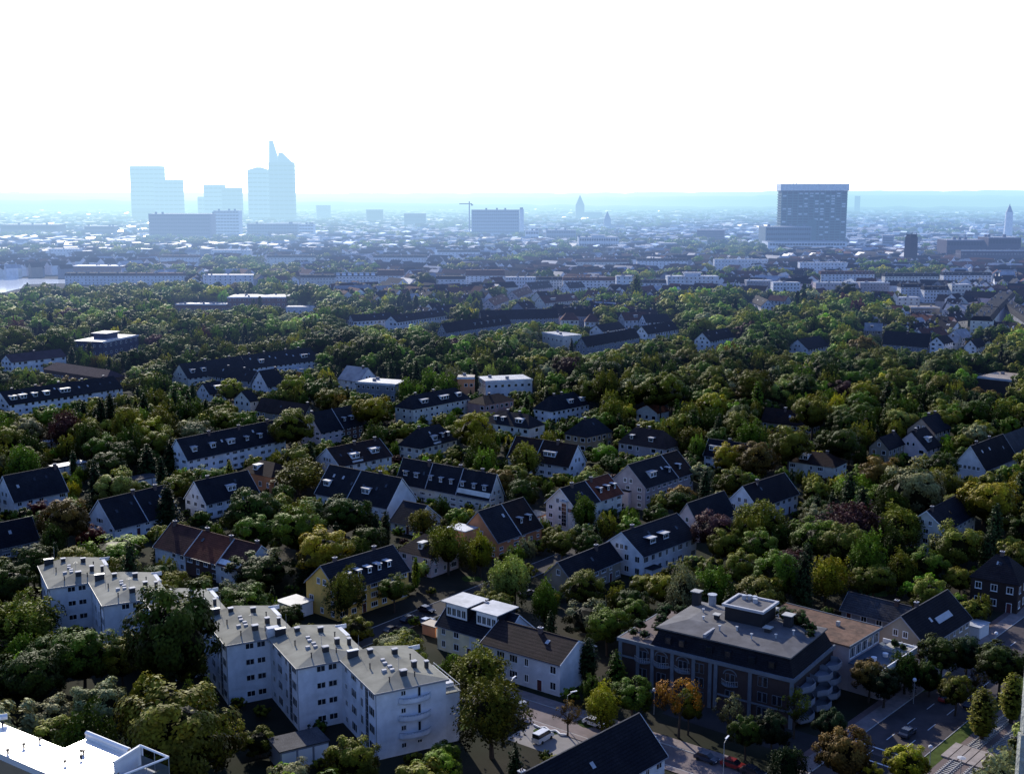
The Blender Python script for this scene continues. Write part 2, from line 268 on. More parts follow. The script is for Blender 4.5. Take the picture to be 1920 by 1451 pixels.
('terraced_house','long terrace with bright flat dormers and rows of skylights','long terrace with bright dormers',(0,734),(212,702),(18,758),12.5,7,'white','slate',dict(dorm=[(.06,3,'f'),(.14,3,'f'),(.24,2,'f'),(.34,2.5,'f'),(.5,5,'f')],sky=10,chim=[.1,.3,.5,.7,.9],st=3)),
('school_building','long white school building with a purple-brown tiled roof','long white school building',(11,665),(113,654),(14,688),12,8.5,'white','purple',dict(chim=[.5],st=3)),
('school_hall','brown hipped roof hall with tiny lights dotted on its slope','brown hipped hall',(106,679),(207,688),(84,697),9,5.5,'brick','purple',dict(hip=1,sky=0,chim=[],st=1)),
('hipped_house','small brown hipped roof house with a bright roof hatch','small brown house with roof hatch',(490,862),(516,866),(470,893),9,5.5,'orange','rbrown',dict(hip=1,dorm=[(.3,2,'f')],chim=[],st=1)),
('terraced_house','dark roofed terrace in haze above the central treetops','terrace above central treetops',(657,590),(731,586),(662,602),12,8,'white','slateb',dict(chim=[.3,.6],sky=4,st=2)),
('terraced_house','long slate roofed terrace running towards the dark street block','long hazy slate terrace',(733,592),(840,578),(742,603),12,8,'white','slateb',dict(chim=[.2,.5,.8],sky=6,st=2)),
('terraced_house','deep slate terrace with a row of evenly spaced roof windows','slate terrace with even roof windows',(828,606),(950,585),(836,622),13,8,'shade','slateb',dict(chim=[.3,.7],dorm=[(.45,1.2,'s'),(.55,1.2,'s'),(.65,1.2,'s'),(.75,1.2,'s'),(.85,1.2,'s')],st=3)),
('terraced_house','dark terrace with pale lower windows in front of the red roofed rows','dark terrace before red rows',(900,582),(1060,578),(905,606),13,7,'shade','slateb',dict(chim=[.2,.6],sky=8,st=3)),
('terraced_house','red roofed terrace slanting away, lowest of the slanting rows','lowest slanting red row',(915,561),(960,544),(941,578),11,6,'pinkw','rust2',dict(chim=[.5],sky=4,st=2)),
('terraced_house','red roofed terrace slanting away with pale party walls','middle slanting red row',(960,546),(1010,530),(995,567),11,6,'pinkw','rust2',dict(chim=[.5],sky=5,st=2)),
('terraced_house','slate terrace slanting away with bright roof windows','slanting slate row',(987,530),(1028,526),(1015,556),12,6,'pinkw','slateb',dict(chim=[.5],sky=6,st=2)),
('terraced_house','brownish roofed terrace with a large white flat dormer','brownish terrace with white dormer',(1012,556),(1075,550),(1003,572),12,7,'cream','rust2',dict(dorm=[(.3,6,'f'),(.9,3,'f')],chim=[],st=2)),
('terraced_house','dark terrace with steep roof left of the tall poplar','steep dark row by the poplar',(1060,530),(1090,528),(1080,556),13,8,'white','slateb',dict(chim=[.3],sky=2,st=2)),
('hipped_house','small pyramid roofed house with pale front among haze','pale pyramid roofed house',(1062,586),(1074,586),(1063,601),12,7,'cream','rust2',dict(hip=1,chim=[],st=2)),
('hipped_house','white house with pointed red pyramid roof','white house with red pyramid roof',(1107,588),(1112,588),(1098,602),12,6.5,'white','rust2',dict(hip=1,chim=[],st=2)),
('gabled_house','red roofed house pair with white fronts below the tall poplar','red roofed pair below the poplar',(1165,586),(1210,584),(1168,600),12,7,'white','rust2',dict(dorm=[(.5,3,'f')],chim=[.1,.6],st=2)),
('gabled_house','white fronted house with bright sunlit roof facet','house with sunlit roof facet',(1205,590),(1250,588),(1198,606),11,6,'white','slateb',dict(chim=[.3],st=2)),
('gabled_house','white front house with gable facing the long dark roof','white front facing long dark roof',(1118,609),(1160,603),(1112,616),11,7,'white','slateb',dict(chim=[],st=2)),
('gabled_house','grey tiled house with two dark roof hatches','grey tiled house with roof hatches',(1622,605),(1655,606),(1614,620),11,6.5,'beige','silver',dict(chim=[],dorm=[(.4,2,'f')],st=2)),
('gabled_house','blue-white gabled house left of its matching twin','left twin of the blue-white gables',(1757,631),(1775,629),(1769,643),12,8,'white','slateb',dict(chim=[],st=3)),
('gabled_house','blue-white gabled house right of its matching twin','right twin of the blue-white gables',(1820,637),(1838,635),(1829,650),11,7.5,'white','slateb',dict(chim=[],st=3)),
('gabled_house','beige roofed house between the two blue-white gables','beige roof between twin gables',(1775,628),(1800,630),(1770,640),10,7,'cream','silver',dict(chim=[.5],st=2)),
('terraced_house','very dark long roof with white pointed dormer wall','very dark long roof',(1660,620),(1745,624),(1655,642),13,8,'shade','slateb',dict(chim=[.5],st=3)),
('gabled_house','rust roofed house with white gable beyond the park belt','rust roofed house beyond the belt',(1445,553),(1478,555),(1440,563),11,7,'cream','rust2',dict(chim=[.5],st=2)),
('gabled_house','slate roofed house with bright skylight streak beyond the belt','slate house with skylight streak',(1418,553),(1440,562),(1405,571),12,7,'white','slateb',dict(chim=[],sky=3,st=2)),
]
BS=[
('flat_block','white flat roofed block with balconies above the park treetops','white balconied block',(380,516),(474,517),13,16,'white','lightroof',4,10,{}),
('flat_block','red brick flat roofed hall with glazed upper floor','red brick hall with glazed floor',(426,556),(536,560),12,30,'brickl','lightroof',3,12,{}),
('flat_block','low wing with white flat roof left of the brick hall','low wing with white roof',(329,569),(424,573),7,18,'brickl','lightroof',1,9,{}),
('flat_block','low wing with tilted white roof right of the brick hall','low wing right of the brick hall',(536,578),(590,575),6,14,'white','lightroof',1,5,{}),
('flat_block','blue-grey flat roofed hall with square white penthouse','hall with square penthouse',(193,642),(259,629),13,20,'brickb','lightroof',3,7,dict(pent=1)),
('flat_block','two-level flat roofed block with tan lower terrace at the frame edge','two-level flat roofed block',(1833,707),(1896,714),9,24,'brickd','tanroof',0,0,dict(pent=0)),
('flat_block','white flat roofed villa with glazed front among trees','white flat villa',(911,716),(998,712),9,16,'white','lightroof',2,7,{}),
('flat_block','plain flat building with a bright cream side wall','flat building with cream side',(1017,624),(1056,631),11,14,'cream','lightroof',2,5,{}),
('flat_block','small flat roofed orange walled top storey above the pink villa','orange walled top storey',(858,709),(889,709),12,9,'orange','tanroof',2,3,{}),
('flat_block','low building with white flat roofs in front of park trees','low white flat roofs',(668,717),(740,722),8,14,'shade','lightroof',2,8,{}),
('flat_block','white terraced office block with dark window bands','white terraced office',(1252,518),(1348,520),17,18,'white','lightroof',5,12,dict(pent=1)),
('flat_block','narrow white corner tower with two dark window strips','narrow white corner tower',(1156,518),(1186,519),18,12,'white','lightroof',5,3,{}),
('street_block','long brown mansard block left of the narrow corner tower','long brown mansard block',(1056,520),(1155,521),15,12,'white','rust2',4,14,dict(mans=1)),
('street_block','white lower block between corner tower and terraced office','white block beside terraced office',(1188,524),(1251,526),13,12,'white','slateb',3,9,dict(mans=1)),
('street_block','white block with bright white skylight panels on its roof','white block with bright panels',(629,512),(706,513),14,12,'white','slateb',3,12,dict(mans=1,panels=1)),
('street_block','tall dark brown block above a white lower wall','tall dark brown block',(708,507),(756,506),17,14,'white','rust2',5,6,dict(mans=2)),
('street_block','long block with bright red tiled roof and white front','long block with red tiled roof',(873,507),(946,506),17,13,'white','rust2',5,9,dict(mans=2)),
('street_block','white fronted block left of the red tiled block','white block left of red tiles',(817,518),(872,518),14,12,'white','slateb',3,7,dict(mans=1)),
('street_block','white street block with shaded front right of the belt','white street block with shaded front',(1400,526),(1448,527),14,12,'shade','lightroof',4,8,{}),  # shade on the white front put into its grey wall colour
('street_block','white street block with bright corner wall','white block with bright corner',(1450,530),(1500,531),14,12,'white','lightroof',4,8,{}),
('street_block','pinkish street block behind the dark round tree','pinkish block behind round tree',(1530,530),(1612,532),13,12,'pinkw','lightroof',3,12,{}),
('street_block','grey street block with grid of small windows','grey block with window grid',(1613,530),(1668,531),14,12,'pinkg','lightroof',4,9,{}),
('street_block','white street block with dark mansard, widest of its row','widest white mansard block',(1690,532),(1732,533),16,12,'white','slateb',5,6,dict(mans=1)),
('street_block','white street block with dotted windows and grey roof','white block with dotted windows',(1734,537),(1762,538),15,12,'white','slateb',4,5,dict(mans=1)),
('street_block','narrow white block with small dark mansard','narrow white mansard block',(1764,537),(1784,538),15,12,'white','slateb',4,3,dict(mans=1)),
('street_block','cream corner block with balconies at the street end','cream corner block with balconies',(1785,535),(1822,534),17,12,'cream','lightroof',5,6,{}),
('street_block','cream lower block standing in front of the white mansards','cream lower block',(1682,558),(1725,559),10,10,'cream','lightroof',3,4,{}),
('flat_block','low pale roofed hall in front of the street blocks','low pale roofed hall',(1708,577),(1762,577),6,14,'beige','tanroof',1,5,{}),
('office_block','wide hazy office slab with fine window grid and pale end stair','wide hazy office slab',(884,394),(974,394),64,40,'slabg','lightroof',9,24,dict(far=1)),
('office_block','pale narrow stair tower joined to the wide office slab','pale stair tower of the slab',(974.6,393),(982,393),64.5,38,'white','lightroof',0,0,dict(far=1)),
('office_block','hazy brown slab building below the western towers','hazy brown slab',(278,401),(395,402),58,40,'slabbr','lightroof',8,26,dict(far=1)),
('office_block','white high-rise with window columns beside the brown slab','white high-rise beside brown slab',(400,395),(448,396),62,30,'white','lightroof',9,8,dict(far=1)),
('office_block','long blue-grey office with white right end','long blue-grey office',(463,420),(559,420),34,24,'slabg','lightroof',5,18,dict(far=1)),
('office_block','white end block of the long blue-grey office','white end of blue-grey office',(560,421),(588,421),33,24,'white','lightroof',5,5,dict(far=1)),
('office_block','long low hall with sunlit roof at the far left edge','long low hall with sunlit roof',(0,422),(108,421),30,50,'slabbr','lightroof',2,10,dict(far=1)),
('office_block','low hazy office with bright roof corner','low hazy office with bright corner',(158,425),(214,424),28,30,'slabbr','lightroof',3,9,dict(far=1)),
('office_block','long white ribbon windowed office wing in the middle distance','white ribbon windowed wing',(1085,444),(1160,447),26,40,'white','lightroof',3,16,dict(far=1,pent=1)),
('office_block','low pale office wing between slab and ribbon windowed wing','low pale office wing',(985,433),(1010,433),28,30,'white','lightroof',3,5,dict(far=1)),
('office_block','glazed hall with thin roof beside the low pale wing','glazed hall with thin roof',(1024,432),(1080,432),26,30,'slabg','lightroof',3,12,dict(far=1)),
('office_block','wide low podium hall under the big clinic tower','podium hall under clinic tower',(1436,425),(1522,427),42,60,'slabgr','lightroof',5,20,dict(far=1)),
('office_block','pale low clinic wings spread in front of the tower','pale low clinic wings',(1440,453),(1588,455),18,50,'white','lightroof',2,26,dict(far=1)),
('office_block','dark brick complex with long flat roof near the right edge','dark brick complex',(1776,449),(1854,452),34,40,'slabdk','lightroof',3,14,dict(far=1)),
('office_block','higher block of the dark brick complex at the frame edge','higher dark brick block',(1854,446),(1915,446),38,40,'slabdk','lightroof',3,10,dict(far=1)),
('office_block','long dark mansard building below the brick complex','long dark mansard building',(1802,470),(1930,470),24,20,'slabdk','slateb',3,22,dict()),
('flat_block','white stepped building in haze above the western rows','white stepped hazy building',(95,468),(146,466),16,20,'white','lightroof',3,9,{}),
('street_block','dark mansard block facing the western park edge','dark mansard block by the park',(121,512),(235,512),13,12,'white','slateb',3,16,dict(mans=1)),
('street_block','second dark mansard block with gabled red end','mansard block with red gabled end',(238,512),(345,512),13,12,'white','rust2',3,15,dict(mans=1)),
('flat_block','flat purple-roofed factory hall with bright roof edge','factory hall with bright edge',(134,499),(229,500),10,24,'brickl','lightroof',1,10,{}),
('street_block','pale block with balconies north of the poplars','pale balconied block',(700,479),(745,479),16,12,'white','slateb',3,9,dict(mans=1)),
('street_block','long dark mansard row seen through haze behind treetops','long dark mansard row',(745,480),(800,478),16,12,'white','slateb',3,10,dict(mans=1)),
('street_block','pale pink street frontage receding into the right hand street canyon','pink street frontage',(1871,546),(1838,574),17,14,'pinkw','slateb',5,14,dict(keep=1,mans=1)),
('street_block','cream corner house at the near end of the street canyon','cream canyon corner house',(1837,575),(1820,592),17,14,'cream','slateb',5,5,dict(keep=1,mans=1)),
('street_block','dark fronted row across the street canyon at the frame edge','dark row across the canyon',(1960,600),(1890,556),15,12,'shade','slateb',4,14,dict(keep=1,mans=1)),
('street_block','white block with many small balconies filling the central row','white balcony row centre',(948,520),(1004,521),14,12,'white','lightroof',4,11,{}),
('street_block','cream block with dark mansard beside the slanting rows','cream mansard by slanting rows',(1006,519),(1054,520),14,12,'cream','slateb',4,9,dict(mans=1)),
('street_block','hazy white row left of the white skylight panels','hazy white row',(560,516),(627,515),13,12,'cream','slateb',3,12,dict(mans=1)),
('street_block','pale row behind the widest white mansard block','pale row behind mansards',(1660,512),(1760,514),15,12,'cream','slateb',4,16,dict(mans=1)),
('street_block','dark roofed row behind the corner block with balconies','dark row behind corner block',(1770,510),(1860,512),15,12,'white','slateb',4,14,dict(mans=1)),
('street_block','white apartment row in haze north of the office','white row north of office',(1500,492),(1590,494),16,12,'white','lightroof',4,14,{}),
('street_block','white apartment row with long flat roof in the central haze','white row with long flat roof',(1340,486),(1440,488),14,12,'white','lightroof',3,16,{}),
('street_block','pale mansard row just behind the pinkish block','pale mansard behind pinkish block',(1540,508),(1640,510),15,12,'white','rust2',4,15,dict(mans=1)),
('street_block','long cream row with red roof in the central haze','long cream row with red roof',(1080,488),(1180,486),15,12,'cream','rust2',3,15,dict(mans=1)),
('street_block','white row with dark mansard under the ribbon windowed wing','white row under ribbon wing',(1195,484),(1290,486),15,12,'white','slateb',4,14,dict(mans=1)),
('street_block','white house row with red mansard near the western towers','white row with red mansard',(300,478),(372,480),15,12,'white','rust2',3,11,dict(mans=1)),
('street_block','low white workshop row in the western haze','low white workshop row',(395,468),(470,470),14,14,'white','lightroof',3,12,{}),
('street_block','pale row with chimneys below the long blue-grey office','pale row with chimneys',(500,478),(590,480),14,12,'cream','slateb',3,14,dict(mans=1)),
('street_block','white row with grey mansard in the hazy centre left','white row with grey mansard',(820,470),(900,468),15,12,'white','slateb',3,12,dict(mans=1)),
]
def norm180(a): return (a+180) % 360-180
def snap(a):
    b = min((50, -40, 140, -130), key=lambda s: abs(norm180(a-s))); return b+max(-3, min(3, norm180(a-b)))
def solve(A, B, E, zr, ze0, o):
    a = at(*A, zr); b = at(*B, zr); e = at(*E, ze0); D = math.hypot(*a)
    ang = math.degrees(math.atan2(b[1]-a[1], b[0]-a[0]))
    if 'ang' in o: ang = o['ang']
    elif D < 850: ang = snap(ang)
    u = (math.cos(R(ang)), math.sin(R(ang)))
    if D < 850 or 'ang' in o:
        L = min((i*.1 for i in range(10, 900)), key=lambda L: abs(proj(a[0]+u[0]*L, a[1]+u[1]*L, zr)[0]-B[0])+.3*abs(proj(a[0]+u[0]*L, a[1]+u[1]*L, zr)[1]-B[1]))
    else: L = min(math.dist(a, b), 60)
    L = min(L, o.get('Lmax', 75))
    n = (u[1], -u[0]); s = 1
    if n[0]*(e[0]-a[0])+n[1]*(e[1]-a[1]) < 0 and n[1] > 0 or n[1] > 0: n = (-n[0], -n[1]); s = -1
    w = 11.; ze = ze0
    if D < 850 and not o.get('hip') and 'w' not in o:
        best = None
        for i in range(60, 150):
            h = i*.05
            for k in range(8, 60):
                z = k*.25
                if z > zr-1.5: break
                q = proj(a[0]+n[0]*h, a[1]+n[1]*h, z); er = math.hypot(q[0]-E[0], q[1]-E[1])+abs(2*h-11)*.25
                if best is None or er < best[0]: best = (er, 2*h, z)
        if best[0] < 4: w = best[1]; ze = min(max(best[2], 3.2), zr-3)
    w = o.get('w', w); w = min(max(w, 7.5), 14)
    return a, ang, u, n, s, L, w, ze, D
def slope_pt(y, zr, tan): return zr-abs(y)*tan
def gable_roof(zr, ze, w, x0, x1, th=.28, o=.45):
    tan = (zr-ze)/(w/2); y = w/2+o; zo = zr-y*tan
    return [(-y, zo), (0, zr), (y, zo), (y, zo-th), (0, zr-th), (-y, zo-th)]
def house(spec):
    name, label, lm, A, B, E, zr, ze, wc, rc, o = spec
    a, ang, u, n, s, L, w, ze, D = solve(A, B, E, zr, ze, o)
    near = D < 450; hip = o.get('hip'); st = o.get('st', 2)
    cx, cy = a[0]+u[0]*L/2, a[1]+u[1]*L/2
    rz = R(ang) if s > 0 else R(ang+180); sA = -1 if s > 0 else 1
    X = lambda t: sA*(L/2)*(1-2*t)
    root = empty(name, (cx, cy, 0), rz); tag(root, label, {'gabled_house': 'house', 'hipped_house': 'house', 'terraced_house': 'terrace', 'semi_detached_house': 'house'}.get(name, name.replace('_', ' ')), o.get('group', 'houses in the residential streets'))
    ins = w/2*.75 if hip else 0; Lw = L+2*ins; tan = (zr-ze)/(w/2)
    # walls
    if hip: wb = MB().box(-Lw/2, Lw/2, -w/2, w/2, 0, ze)
    elif o.get('halfwall') or o.get('midbrick'):
        wb = None; cuts = [(0, .5, wc), (.5, 1, o.get('halfwall'))] if o.get('halfwall') else [(0, .36, wc), (.36, .7, 'brick'), (.7, 1, wc)]
        for t0, t1, c in cuts:
            xa, xb = sorted((X(t0), X(t1)))
            MB().extx([(-w/2, 0), (w/2, 0), (w/2, ze-.1), (0, zr-.3), (-w/2, ze-.1)], xa, xb).build('wall', wall(c), root)
    else: wb = MB().extx([(-w/2, 0), (w/2, 0), (w/2, ze-.1), (0, zr-.3), (-w/2, ze-.1)], -Lw/2, Lw/2)
    if wb: wb.build('wall', wall(wc), root)
    # roof
    if hip:
        y = w/2+.5; x = Lw/2+.5; zo = ze-.5*tan+.25
        rb = MB(); P = [(-x, -y, zo), (x, -y, zo), (x, y, zo), (-x, y, zo), (-L/2, 0, zr), (L/2, 0, zr)]
        rb.v = P; rb.f = [(0, 1, 5, 4), (2, 3, 4, 5), (3, 0, 4), (1, 2, 5), (0, 3, 2, 1)]; rb.m = [0]*5
        roof = rb.build('roof', roofm(rc), root)
    else:
        seams = [0]+o.get('seam', [])+[1]; mul = o.get('multi'); roof = None
        for i in range(len(seams)-1):
            xa, xb = sorted((X(seams[i]), X(seams[i+1])))
            if i == 0: xa, xb = (xa-.3, xb) if sA < 0 else (xa, xb+.3)
            if i == len(seams)-2: xa, xb = (xa, xb+.3) if sA < 0 else (xa-.3, xb)
            dz = -.07*i
            r_ = MB().extx([(p, q+dz) for p, q in gable_roof(zr, ze, w, 0, 0)], xa+.02, xb-.02).build('roof', roofm(mul[i] if mul else rc), root)
            roof = roof or r_
        for t in o.get('seam', []):
            x = X(t); MB().extx([(p*1.005, q+.12) for p, q in gable_roof(zr, ze, w, 0, 0, .5)], x-.12, x+.12).build('party_wall_coping', M_('zinc'), root)
    if near and not hip:
        y = -(w/2+.55); z = zr-(w/2+.45)*tan-.2
        MB().box(-Lw/2-.3, Lw/2+.3, y-.07, y+.07, z-.1, z+.05).build('gutter', M_('gutter'), root)
        MB().box(-Lw/2-.3, Lw/2+.3, -.13, .13, zr-.03, zr+.09).build('ridge_capping', roofm('grey' if rc.startswith('slate') else rc), root)
        for sx in (-1, 1):   # barge boards along the gable edge
            xx = sx*(Lw/2+.34); bb = MB()
            yo = w/2+.45; zo = zr-yo*tan
            for sy in (-1, 1):
                q = [(xx-.04, sy*yo, zo-.3), (xx+.04, sy*yo, zo-.3), (xx+.04, 0, zr-.3), (xx-.04, 0, zr-.3)]
                n0 = len(bb.v); bb.v += q+[(a_, b_, c_+.34) for a_, b_, c_ in q]
                for f_ in ((0, 1, 2, 3), (4, 7, 6, 5), (0, 4, 5, 1), (3, 2, 6, 7), (0, 3, 7, 4), (1, 5, 6, 2)): bb.f.append(tuple(n0+i for i in f_)); bb.m.append(0)
            bb.build('barge_board', M_('frame') if wc in ('white', 'bwhite', 'cream') else M_('gutter'), root)
    for t in o.get('chim', []):
        x = X(t); yy = rnd.choice((-.5, .4)) if not hip else 0
        c = MB().box(x-.45, x+.45, yy-.35, yy+.35, zr-1.3, zr+.8).build('chimney', M_('chim'), roof)
        MB().box(x-.55, x+.55, yy-.45, yy+.45, zr+.803, zr+.93).build('chimney_cap', M_('cap'), roof)
        if near: MB().cyl(x-.2, yy, zr+.93, zr+1.25, .12, .1).cyl(x+.2, yy, zr+.93, zr+1.25, .12, .1).build('chimney_pot', M_('chim'), roof)
    # facade facing the camera, the rear, and the ends
    for k in range(2):
        if k == 0: p, d = (-Lw/2, -w/2), (1, 0)
        else: p, d = (Lw/2, w/2), (-1, 0)
        z0 = 0.
        facade_h(root, p, d, Lw, ze-.2, st, near, door=(k == 0), skip=.1 if k == 0 else .3)
    for k in (-1, 1):
        p, d = ((Lw/2, -w/2), (0, 1)) if k > 0 else ((-Lw/2, w/2), (0, -1))
        wn = (u[0]*k*s, u[1]*k*s)
        plain = 'plain' in label
        if wn[0]*cx+wn[1]*cy < 0 or True:
            if not plain and not o.get('lowdark'): facade_h(root, p, d, w, ze-.2, st, near, dens=3.4, skip=.18)
            if not hip and zr-ze > 3.2 and not plain:
                xs = {5: (-3.2, -1.6, 0, 1.6, 3.2), 3: (-1.5, 0, 1.5), 2: (-1.1, 1.1), 1: (0,)}[5 if o.get('lowdark') else 3 if 'three gable' in label or 'three windows' in label else 2 if zr-ze > 4 and 'one ' not in label else 1]
                for yv in xs: window(root, p[0]+.03*k, yv, ze+.3 if not o.get('lowdark') else ze-1, math.pi/2*k, 1.2, 1.5, near)
    # dormers
    for t, dw, kd in o.get('dorm', []):
        x = X(t) if not hip else sA*(L/2+ins*.4)*(1-2*t); x = max(-Lw/2+dw/2+.5, min(Lw/2-dw/2-.5, x))
        fy = .74 if kd != 'b' else .8; y0 = -fy*w/2; z0 = zr-fy*(zr-ze); hh = 1.5 if kd == 's' else 1.7
        z1 = min(z0+hh, zr-.15); yb = -(zr-z1)/tan
        dm = MB().box(x-dw/2, x+dw/2, y0, yb+.3, z0-.15, z1).build('dormer', wall('white') if kd != 's' else roofm('slate'), root)
        MB().box(x-dw/2-.22, x+dw/2+.22, y0-.3, yb+.3, z1+.003, z1+.16).build('dormer_roof', roofm('lightroof'), dm)
        nn = max(1, int(dw/1.35)); ww = dw/nn-.12
        for i in range(nn): window(dm, x-dw/2+(i+.5)*dw/nn, y0-.03, z0+.12, 0, ww, z1-z0-.3, near)
        if kd == 'b':
            rl = MB().box(x-dw/2-.6, x+dw/2+.6, y0-1.35, y0, z0-1.0, z0-.55)
            rl.build('balcony', wall('white'), root); r2 = MB()
            for i in range(int(dw/.5)+3): r2.box(x-dw/2-.6+i*.5-.02, x-dw/2-.6+i*.5+.02, y0-1.33, y0-1.29, z0-.55, z0+.3)
            r2.box(x-dw/2-.6, x+dw/2+.6, y0-1.34, y0-1.28, z0+.3, z0+.36); r2.build('balcony_railing', M_('metal'), root)
    # skylights
    cnt = o.get('sky', 1 if near else 0); L2 = L-2
    sl = math.atan(tan)
    for i in range(cnt):
        x = -L2/2+L2*(i+.5+rnd.uniform(-.25, .25))/cnt; y = -w/2*rnd.choice((.35, .5)); z = zr+y*tan
        if hip: x *= .8
        m = MB().box(-.4, .4, -.55, .55, .0, .07)
        put('skylight', m.mesh('skylight', [M_('zinc') if rnd.random() < .5 else M_('pane')]), root, (x, y, z), rot=(sl, 0, 0))
    # particular features
    if o.get('roundw'):
        m = MB(); k = 16; xx = sA*(Lw/2)
        m.prism([(.62*math.cos(i*6.2832/k), .62*math.sin(i*6.2832/k)) for i in range(k)], 0, .05)
        put('round_window', m.mesh('round_window', [M_('pane')]), root, (xx+.04*sA, 0, ze+1.0), rot=(0, math.pi/2, 0))
    if o.get('stair'):
        xx = sA*Lw/2; m = MB(); y = -1.6
        m.box(min(xx, xx+sA*.35), max(xx, xx+sA*.35), y-1.0, y+1.0, 1.5, ze+1.2).build('stair_window_surround', wall('bwhite'), root)
        q = MB()
        for r_ in range(6):
            for c_ in range(2):
                q.box(min(xx+sA*.33, xx+sA*.39), max(xx+sA*.33, xx+sA*.39), y-.82+c_*.86, y-.04+c_*.86, 1.75+r_*1.15, 2.8+r_*1.15)
        q.build('stair_window', M_('pane'), root)
        MB().box(min(xx, xx+sA*1.1), max(xx, xx+sA*1.1), y-1.3, y+1.3, ze+1.22, ze+1.4).build('canopy', M_('zinc'), root)
    if o.get('porch'):
        MB().box(-Lw/2+1.2 if sA < 0 else Lw/2-5, -Lw/2+5 if sA < 0 else Lw/2-1.2, -w/2-2.2, -w/2, 0, 2.7).build('porch', wall('white'), root)
        MB().box(-Lw/2+.9 if sA < 0 else Lw/2-5.3, -Lw/2+5.3 if sA < 0 else Lw/2-.9, -w/2-2.6, -w/2, 2.703, 2.9).build('porch_roof', roofm('slate'), root)
    if o.get('canopy'):
        xx = sA*Lw/2
        MB().box(min(xx, xx+sA*1.6), max(xx, xx+sA*1.6), -1.5, 4, 5.4, 5.6).build('canopy', roofm('slate'), root)
        MB().box(min(xx, xx+sA*1.4), max(xx, xx+sA*1.4), -1.2, 3.6, 0, 5.39).build('bay', wall('pinkw'), root)
    if o.get('strip'):
        m = MB().box(-3.6, 3.6, -.75, .75, 0, .1); y = -w/2*.62
        g = put('roof_glazing', m.mesh('roof_glazing', [M_('zinc')]), root, (2.2, y, zr+y*tan), rot=(sl, 0, 0))
    if o.get('dish'):
        m = MB().cyl(0, 0, 0, .12, .1, .55, 12); put('satellite_dish', m.mesh('satellite_dish', [M_('white')]), root, (X(.25), -1.2, zr-.4), rot=(1.2, 0, .6))
    if o.get('bigdorm'):
        for xc, dw in ((X(.76), 6.4), (X(.3), 6.2)):
            z0 = ze+.5; z1 = zr+.45; y0 = -w/2+1.5
            dm = MB().box(xc-dw/2, xc+dw/2, y0, 2.2, z0, z1).build('dormer', roofm('slate'), root)
            MB().box(xc-dw/2-.6, xc+dw/2+.6, y0-.9, 2.6, z1+.003, z1+.2).build('dormer_roof', roofm('lightroof'), dm)
            MB().box(xc-dw/2+.25, xc+dw/2-.25, y0-.02, y0+.1, z0+1.2, z1-.05).build('dormer_front', wall('bwhite'), dm)
            n_ = 4
            for i in range(n_): window(dm, xc-dw/2+.4+(i+.5)*(dw-.8)/n_, y0-.08, z0+1.5, 0, (dw-.8)/n_-.1, 1.9, near)
    if 'annex' in label and name != 'outbuilding':
        xx = sA*Lw/2
        MB().box(min(xx, xx+sA*5.5), max(xx, xx+sA*5.5), .2, w/2, 0, ze+2.4).build('annex', wall('orange'), root)
        MB().box(min(xx, xx+sA*5.8), max(xx, xx+sA*5.8), -.1, w/2+.3, ze+2.403, ze+2.65).build('annex_roof', roofm('lightroof'), root)
    # bookkeeping
    wx = lambda x, y: (cx+math.cos(rz)*x-math.sin(rz)*y, cy+math.sin(rz)*x+math.cos(rz)*y)
    nS = max(3, int(Lw/3))
    for i in range(nS+1):
        x = -Lw/2+Lw*i/nS
        for (yy, z) in ((0, zr), (-w/4, (zr+ze)/2), (-w/2, ze), (-w/2, ze*.72))+(((-w/2, ze*.35),) if D < 300 and not o.get('hip') else ()):
            if hip and abs(x) > L/2+.5 and z > ze+1: continue
            SAMP.append((*wx(x, yy), z))
    for k in (-1, 1):
        if (u[0]*k*s*cx+u[1]*k*s*cy) < 0:
            for yy in (-.35, 0, .35): SAMP.append((*wx(k*Lw/2, yy*w), ze)); SAMP.append((*wx(k*Lw/2, yy*w), ze*.65))
    foot_rect(cx, cy, rz, Lw, w); landmark(lm, cx, cy, (zr+ze)/2)
    return root
def facade_h(root, p, d, L, ze, st, near, dens=3.1, skip=.1, door=False, lo=0.):
    """windows on one wall in the local frame of a house; d runs along the wall with the outside to its right"""
    n = max(1, int(L/dens)); out = (d[1], -d[0]); rz = math.atan2(d[1], d[0]); sh = ze/st
    pat = [rnd.choice((1.6, 1.6, 1.15, 2.2)) for _ in range(n)]; dd = rnd.randrange(n) if door else -1
    for k in range(st):
        for i in range(n):
            t = (i+.5)*L/n; x = p[0]+d[0]*t+out[0]*.03; y = p[1]+d[1]*t+out[1]*.03
            if k == 0 and i == dd:
                if near: put('door', door_mesh(), root, (x, y, .1), rz)
                continue
            if rnd.random() < skip: continue
            ww = min(pat[i], L/n-.5)
            if ww < .5: continue
            window(root, x, y, sh*k+sh*.3+lo, rz, ww, min(1.75, sh*.56), near)
DM = []
def door_mesh():
    if not DM:
        m = MB().box(-.55, .55, -.06, .03, 0, 2.25, 0).box(-.65, -.55, -.08, .03, 0, 2.35, 1).box(.55, .65, -.08, .03, 0, 2.35, 1).box(-.65, .65, -.08, .03, 2.25, 2.36, 1)
        DM.append(m.mesh('door', [M_('door'), M_('frame')]))
    return DM[0]
